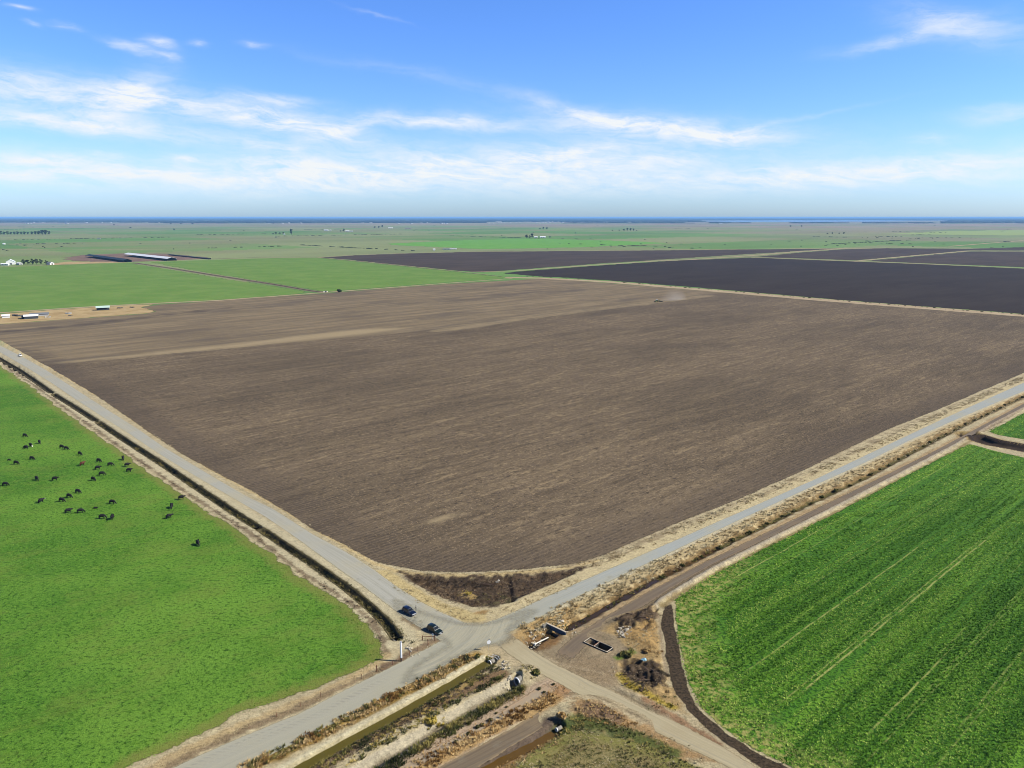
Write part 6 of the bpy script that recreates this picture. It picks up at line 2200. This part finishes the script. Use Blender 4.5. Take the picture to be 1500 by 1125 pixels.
# ----------------------------------------------------------------- buildings
def building(name, label, cat, u, v, L, D_, hw_, hr2, rz, wall, roof, windows=0, door=True, open_side=False, group=None, chimney=False):
    x, y = G(u, v)
    o = empty(name, (x, y, .05), rz, label, cat, group)
    b = MB()
    if open_side:
        for sx in np.linspace(-L / 2 + .3, L / 2 - .3, max(3, int(L / 12))):
            for sy in (-D_ / 2 + .3, D_ / 2 - .3):
                MB().box((sx, sy, hw_ / 2), (.35, .35, hw_)).build('post', wall, o)
        b.box((0, D_ / 2 - .2, hw_ / 2), (L - .4, .2, hw_))
        b.box((0, -D_ / 2 + .2, .45), (L - .4, .2, .9))
    else:
        b.box((0, 0, hw_ / 2), (L, D_, hw_))
        for s in (-1, 1):      # gables
            b.loft([[(s * L / 2 - s * .2, -D_ / 2, hw_), (s * L / 2 - s * .2, D_ / 2, hw_), (s * L / 2 - s * .2, 0, hw_ + hr2)], [(s * L / 2, -D_ / 2, hw_), (s * L / 2, D_ / 2, hw_), (s * L / 2, 0, hw_ + hr2)]])
    b.build('wall', wall, o)
    e = .6
    r = MB()
    for s in (-1, 1):
        dz_e = hr2 * e / (D_ / 2)
        r.loft([[(-L / 2 - e, s * (D_ / 2 + e), hw_ - dz_e), (-L / 2 - e, 0, hw_ + hr2), (-L / 2 - e, 0, hw_ + hr2 + .25), (-L / 2 - e, s * (D_ / 2 + e), hw_ - dz_e + .25)],
                [(L / 2 + e, s * (D_ / 2 + e), hw_ - dz_e), (L / 2 + e, 0, hw_ + hr2), (L / 2 + e, 0, hw_ + hr2 + .25), (L / 2 + e, s * (D_ / 2 + e), hw_ - dz_e + .25)]])
    rf = r.build('roof', roof, o)
    if chimney:
        MB().box((L * .2, D_ * .1, hw_ + hr2 + .3), (.8, .8, 1.6)).build('chimney', M['brown_roof'], rf)
    for k in range(windows):
        wx = -L / 2 + L * (k + .7) / (windows + .6)
        f_ = MB().box((wx, -D_ / 2 - .04, hw_ * .55), (L / (windows * 3), .1, hw_ * .35)).build('window', M['car_glass'], o)
        MB().box((wx, -D_ / 2 - .08, hw_ * .34), (L / (windows * 3) + .3, .2, .12)).build('sill', M['white_paint'], f_)
    if door and not open_side:
        MB().box((L / 2 + .04, 0, min(hw_ * .42, 2)), (.1, min(D_ * .3, 5), min(hw_ * .8, 4))).build('door', M['dark_wall'], o)
    return o


# the three long stock sheds
def long_shed(pa_, pb_, wd_, hw_, hr2, wall, roof, label):
    a, b = G(*pa_), G(*pb_)
    L = math.hypot(b[0] - a[0], b[1] - a[1])
    o = building('long_shed', label, 'shed', 100, 400, L, wd_, hw_, hr2, math.atan2(b[1] - a[1], b[0] - a[0]), wall, roof, 0, False, True, 'long stock sheds')
    o.location = ((a[0] + b[0]) / 2, (a[1] + b[1]) / 2, .1)
    return o


long_shed((131, 376.4), (187, 384), 20, 4.6, 3.0, M['dark_wall'], M['dark_roof'], 'long dark-roofed stock shed on the brown farmyard')
long_shed((188, 374.8), (252, 382), 24, 5.4, 3.6, M['dark_wall'], M['white_roof'], 'long white-roofed stock shed in the middle of the brown farmyard')
long_shed((247, 373.8), (308, 380), 5, 2.4, .8, M['dark_wall'], M['dark_wall'], 'long low dark shelter at the right side of the brown farmyard')
# farmstead
building('barn', 'white gabled barn at the farmstead on the left edge', 'barn', 16, 387.2, 26, 18, 6.5, 5, math.radians(-60), M['white_wall'], M['white_roof'], 2)
building('shed', 'low white lean-to in front of the white gabled barn', 'shed', 8, 388.8, 17, 8, 3.4, 1.6, math.radians(4), M['white_wall'], M['white_roof'], 2)
building('shed', 'small white shed right of the white gabled barn', 'shed', 28.5, 387.8, 12, 8, 3.6, 1.8, math.radians(-25), M['grey_wall'], M['white_roof'], 1)
building('house', 'small pale house at the right end of the farmstead trees', 'house', 74, 387.6, 14, 10, 4, 2.4, math.radians(-30), M['white_wall'], M['grey_roof'], 2, chimney=True)
# sheds on the straw strip
building('shed', 'white-roofed shed with dark ends on the straw-coloured strip', 'shed', 46, 466.5, 13, 9, 3.0, 1.3, math.radians(28), M['dark_wall'], M['white_roof'], 0)
building('shed', 'dark flat shed left of the white-roofed one on the straw-coloured strip', 'shed', 37.5, 466.4, 7, 7, 2.6, .8, math.radians(28), M['dark_wall'], M['dark_wall'], 0)
building('shed', 'low grey-roofed shed behind the white-roofed one on the straw-coloured strip', 'shed', 58, 462.4, 18, 8, 2.2, 1.0, math.radians(28), M['grey_wall'], M['grey_roof'], 0)
building('shed', 'small white shed at the left edge of the straw-coloured strip', 'shed', 9, 465.4, 7, 5, 2.6, .9, math.radians(28), M['white_wall'], M['white_roof'], 0)
building('barn', 'pale green roofed open barn on the straw-coloured strip', 'barn', 151, 454, 14, 9, 3.2, 1.6, math.radians(28), M['dark_wall'], M['pale_green_roof'], 0, False, True)
for (u, v, s, lb) in ((100, 459.6, 3.2, 'pale heap of scrap on the straw-coloured strip between the sheds'), (24, 463, 4, 'dark heap of machinery left of the white-roofed shed'), (70, 465, 2.5, 'pale heap right of the white-roofed shed'), (176, 451.6, 3.0, 'dark heap right of the pale green barn'), (193, 450.6, 2.6, 'small dark heap at the tip of the straw-coloured strip'), (103, 463, 2.0, 'round dark heap in front of the scrap heap')):
    m_ = MB()
    r2_ = random.Random(int(u))
    for k in range(7):
        m_.box((r2_.uniform(-1, 1) * s, r2_.uniform(-.6, .6) * s, r2_.uniform(.1, .5) * s * .5), (s * r2_.uniform(.3, .8), s * r2_.uniform(.3, .7), s * r2_.uniform(.2, .5)), rz=r2_.uniform(0, 3), bevel=.08)
    o = m_.build('scrap_heap', M['grey_wall'] if 'pale' in lb.split()[0] else M['dark_wall'])
    x, y = G(u, v)
    o.location = (x, y, .0)
    tag(o, lb, 'scrap heap')
# far farms
far_b = [
    (478, 338.2, 34, 16, 6, 4, 'white_wall', 'white_roof', 'white farm roof far out on the plain left of the small dark tree'), (484, 338.0, 14, 10, 5, 3, 'white_wall', 'white_roof', 'smaller white roof right of the far white farm roof'),
    (509, 339.2, 30, 14, 5, 3, 'white_wall', 'white_roof', 'white farm roof right of the small dark tree on the plain'), (515, 339.3, 22, 12, 4, 2, 'white_wall', 'white_roof', 'low white roof beside the farm roof right of the small dark tree'),
    (572, 334.4, 44, 20, 5, 3, 'white_wall', 'white_roof', 'white roof right of the grove on the brown belt'), (598, 335.6, 60, 22, 5, 3, 'white_wall', 'brown_roof', 'wide low roof far out on the brown belt'),
    (785, 348.6, 17, 10, 5, 3, 'white_wall', 'white_roof', 'small white house between the trees beyond the bright green strip'), (795, 348.4, 30, 14, 5.5, 3, 'white_wall', 'white_roof', 'long white farm building beyond the bright green strip'),
    (416.5, 343.8, 9, 8, 4, 2, 'white_wall', 'white_roof', 'white speck of a hut at the end of the short tree row'),
    (655, 365.6, 30, 12, 2.6, 1, 'white_wall', 'grey_roof', 'low pale structure on the edge of the far dark field'), (664, 365.2, 24, 12, 3, 1, 'white_wall', 'white_roof', 'low white structure right of the pale one on the far dark field'), (636, 367, 7, 6, 4, 2, 'white_wall', 'white_roof', 'tiny white hut left of the low pale structures'),
    (58, 323.7, 110, 60, 16, 6, 'white_wall', 'white_roof', 'large white building in the distant wood at the left'),
    (6, 358.2, 8, 6, 4, 2, 'white_wall', 'white_roof', 'tiny white hut at the left edge of the plain'), (145, 350.4, 14, 8, 3, 1.4, 'grey_wall', 'grey_roof', 'low grey hut on the plain above the left shed'),
    (1390, 321.5, 120, 60, 16, 6, 'white_wall', 'white_roof', 'white building on the far shore of the water at the right'), (1055, 328, 60, 30, 9, 4, 'grey_wall', 'white_roof', 'pale building at the edge of the distant wood, right of centre'),
]
for (u, v, L, D_, hw_, hr2, wl_, rf_, lb) in far_b:
    building('farm_building', lb, 'building', u, v, L, D_, hw_, hr2, math.radians(5), M[wl_], M[rf_], 2)

# small weir on the field corner by the lone bush
wr = empty('weir', (*G(477, 428.2), .0), math.radians(42), 'small dark weir with pale wings where the field track meets the ploughed field', 'weir')
MB().box((0, 0, 1.2), (3.2, .5, 2.4), bevel=.05).build('gate', M['dark_wall'], wr)
for s in (-1, 1):
    MB().box((s * 2.6, 0, .8), (2, .6, 1.8), bevel=.05).build('wing', M['pale_concrete'], wr)

# ----------------------------------------------------------------- tractor with disc harrow
TX, TY = G(961.5, 442.6)
TH = ANG + math.pi
tr = empty('tractor', (TX, TY, .1), TH, 'tractor working the ploughed field ahead of its dust', 'tractor')
MB().box((1.3, 0, 1.65), (2.6, 1.1, 1.0), bevel=.12).build('bonnet', M['tractor_green'], tr)
MB().box((-.2, 0, 1.1), (4.4, .9, .5), bevel=.05).build('chassis', M['steel_dark'], tr)
cb = MB().box((-.8, 0, 2.5), (1.7, 1.7, 1.5), taper=.9, bevel=.06).build('cab', M['car_glass'], tr)
MB().box((-.8, 0, 3.32), (1.9, 1.8, .18), bevel=.05).build('cab_roof', M['white_paint'], cb)
MB().tube([(1.6, .45, 2.1), (1.6, .45, 3.2)], .07, 8).build('exhaust', M['steel_dark'], tr)
for sx, rr_, ww in ((1.9, .75, .5), (-1.2, 1.05, .7)):
    for s in (-1, 1):
        wl = MB().tube([(sx, s * 1.0, rr_), (sx, s * (1.0 + ww), rr_)], rr_, 20).build('wheel', M['rubber'], tr)
        MB().tube([(sx, s * (1.0 + ww - .1), rr_), (sx, s * (1.04 + ww), rr_)], rr_ * .5, 14).build('rim', M['pale_yellow'], wl)
hx, hy = TX - 7 * math.cos(TH), TY - 7 * math.sin(TH)
hw_o = empty('disc_harrow', (hx, hy, .1), TH, 'wide disc harrow towed behind the tractor', 'harrow')
MB().box((0, 0, .9), (3.2, .25, .25)).box((.9, 0, .9), (.25, 8.4, .22)).box((-.9, 0, .9), (.25, 8.4, .22)).build('frame', M['steel_dark'], hw_o)
MB().tube([(1.6, 0, .9), (4.6, 0, .8)], .12, 8).build('drawbar', M['steel_dark'], hw_o)
for sx in (.9, -.9):
    d_ = MB()
    for yy_ in np.arange(-4.1, 4.2, .45):
        d_.tube([(sx, yy_, .42), (sx + .02, yy_ + .05, .42)], .42, 12)
    d_.build('disc_gang', M['steel_dark'], hw_o)
MB().box((0, 0, 1.35), (1.0, 1.6, .7), bevel=.05).build('ballast_box', M['tractor_green'], hw_o)

# dust raised by the harrow
mdst = bpy.data.materials.new('field_dust')
mdst.use_nodes = True
t = NT(mdst.node_tree)
pc_ = t.n('ShaderNodeTexCoord').outputs['Generated']
sp_ = t.n('ShaderNodeSeparateXYZ', {0: pc_}).outputs
nn = t.noise(t.n('ShaderNodeTexCoord').outputs['Object'], .06, 4, .65)
gx = t.m('SUBTRACT', sp_[0], .5)
gy = t.m('SUBTRACT', sp_[1], .5)
gz = t.m('SUBTRACT', sp_[2], .0)
rr_ = t.m('ADD', t.m('ADD', t.m('POWER', t.m('MULTIPLY', gx, 2.0), 2.0), t.m('POWER', t.m('MULTIPLY', gy, 2.0), 2.0)), t.m('POWER', gz, 2.0))
dn = t.m('MULTIPLY', t.ss(rr_, 1.0, .0), t.ss(nn, .40, .68))
v_ = t.n('ShaderNodeVolumePrincipled', {'Color': (.86, .78, .68, 1)})
t.put(v_.inputs['Density'], t.m('MULTIPLY', dn, .055))
oo = t.n('ShaderNodeOutputMaterial')
t.t.links.new(v_.outputs[0], oo.inputs['Volume'])
m_ = MB()
bmesh.ops.create_icosphere(m_.bm, subdivisions=4, radius=1.0)
for vv_ in m_.bm.verts:
    vv_.co.z = max(vv_.co.z, 0) * 1.0
bmesh.ops.remove_doubles(m_.bm, verts=m_.bm.verts[:], dist=1e-4)
o = m_.build('dust_cloud', mdst)
o.scale = (30, 13, 17)
o.rotation_euler = (0, 0, ANG)
o.location = (TX + 31 * math.cos(ANG) + 4, TY + 31 * math.sin(ANG) + 4, .25)
tag(o, 'thin pale dust hanging behind the tractor and harrow', 'dust', None, 'stuff')
# ----------------------------------------------------------------- the air over the plain
mh = bpy.data.materials.new('haze_air')
mh.use_nodes = True
t = NT(mh.node_tree)
v_ = t.n('ShaderNodeVolumePrincipled', {'Color': (.30, .60, 1.0, 1), 'Density': 3.0e-5, 'Anisotropy': 0.0})
oo = t.n('ShaderNodeOutputMaterial')
t.t.links.new(v_.outputs[0], oo.inputs['Volume'])
hz_b = MB().box((0, 82000, 56), (1100000, 168000, 124)).build('haze', mh)
tag(hz_b, kind='stuff')
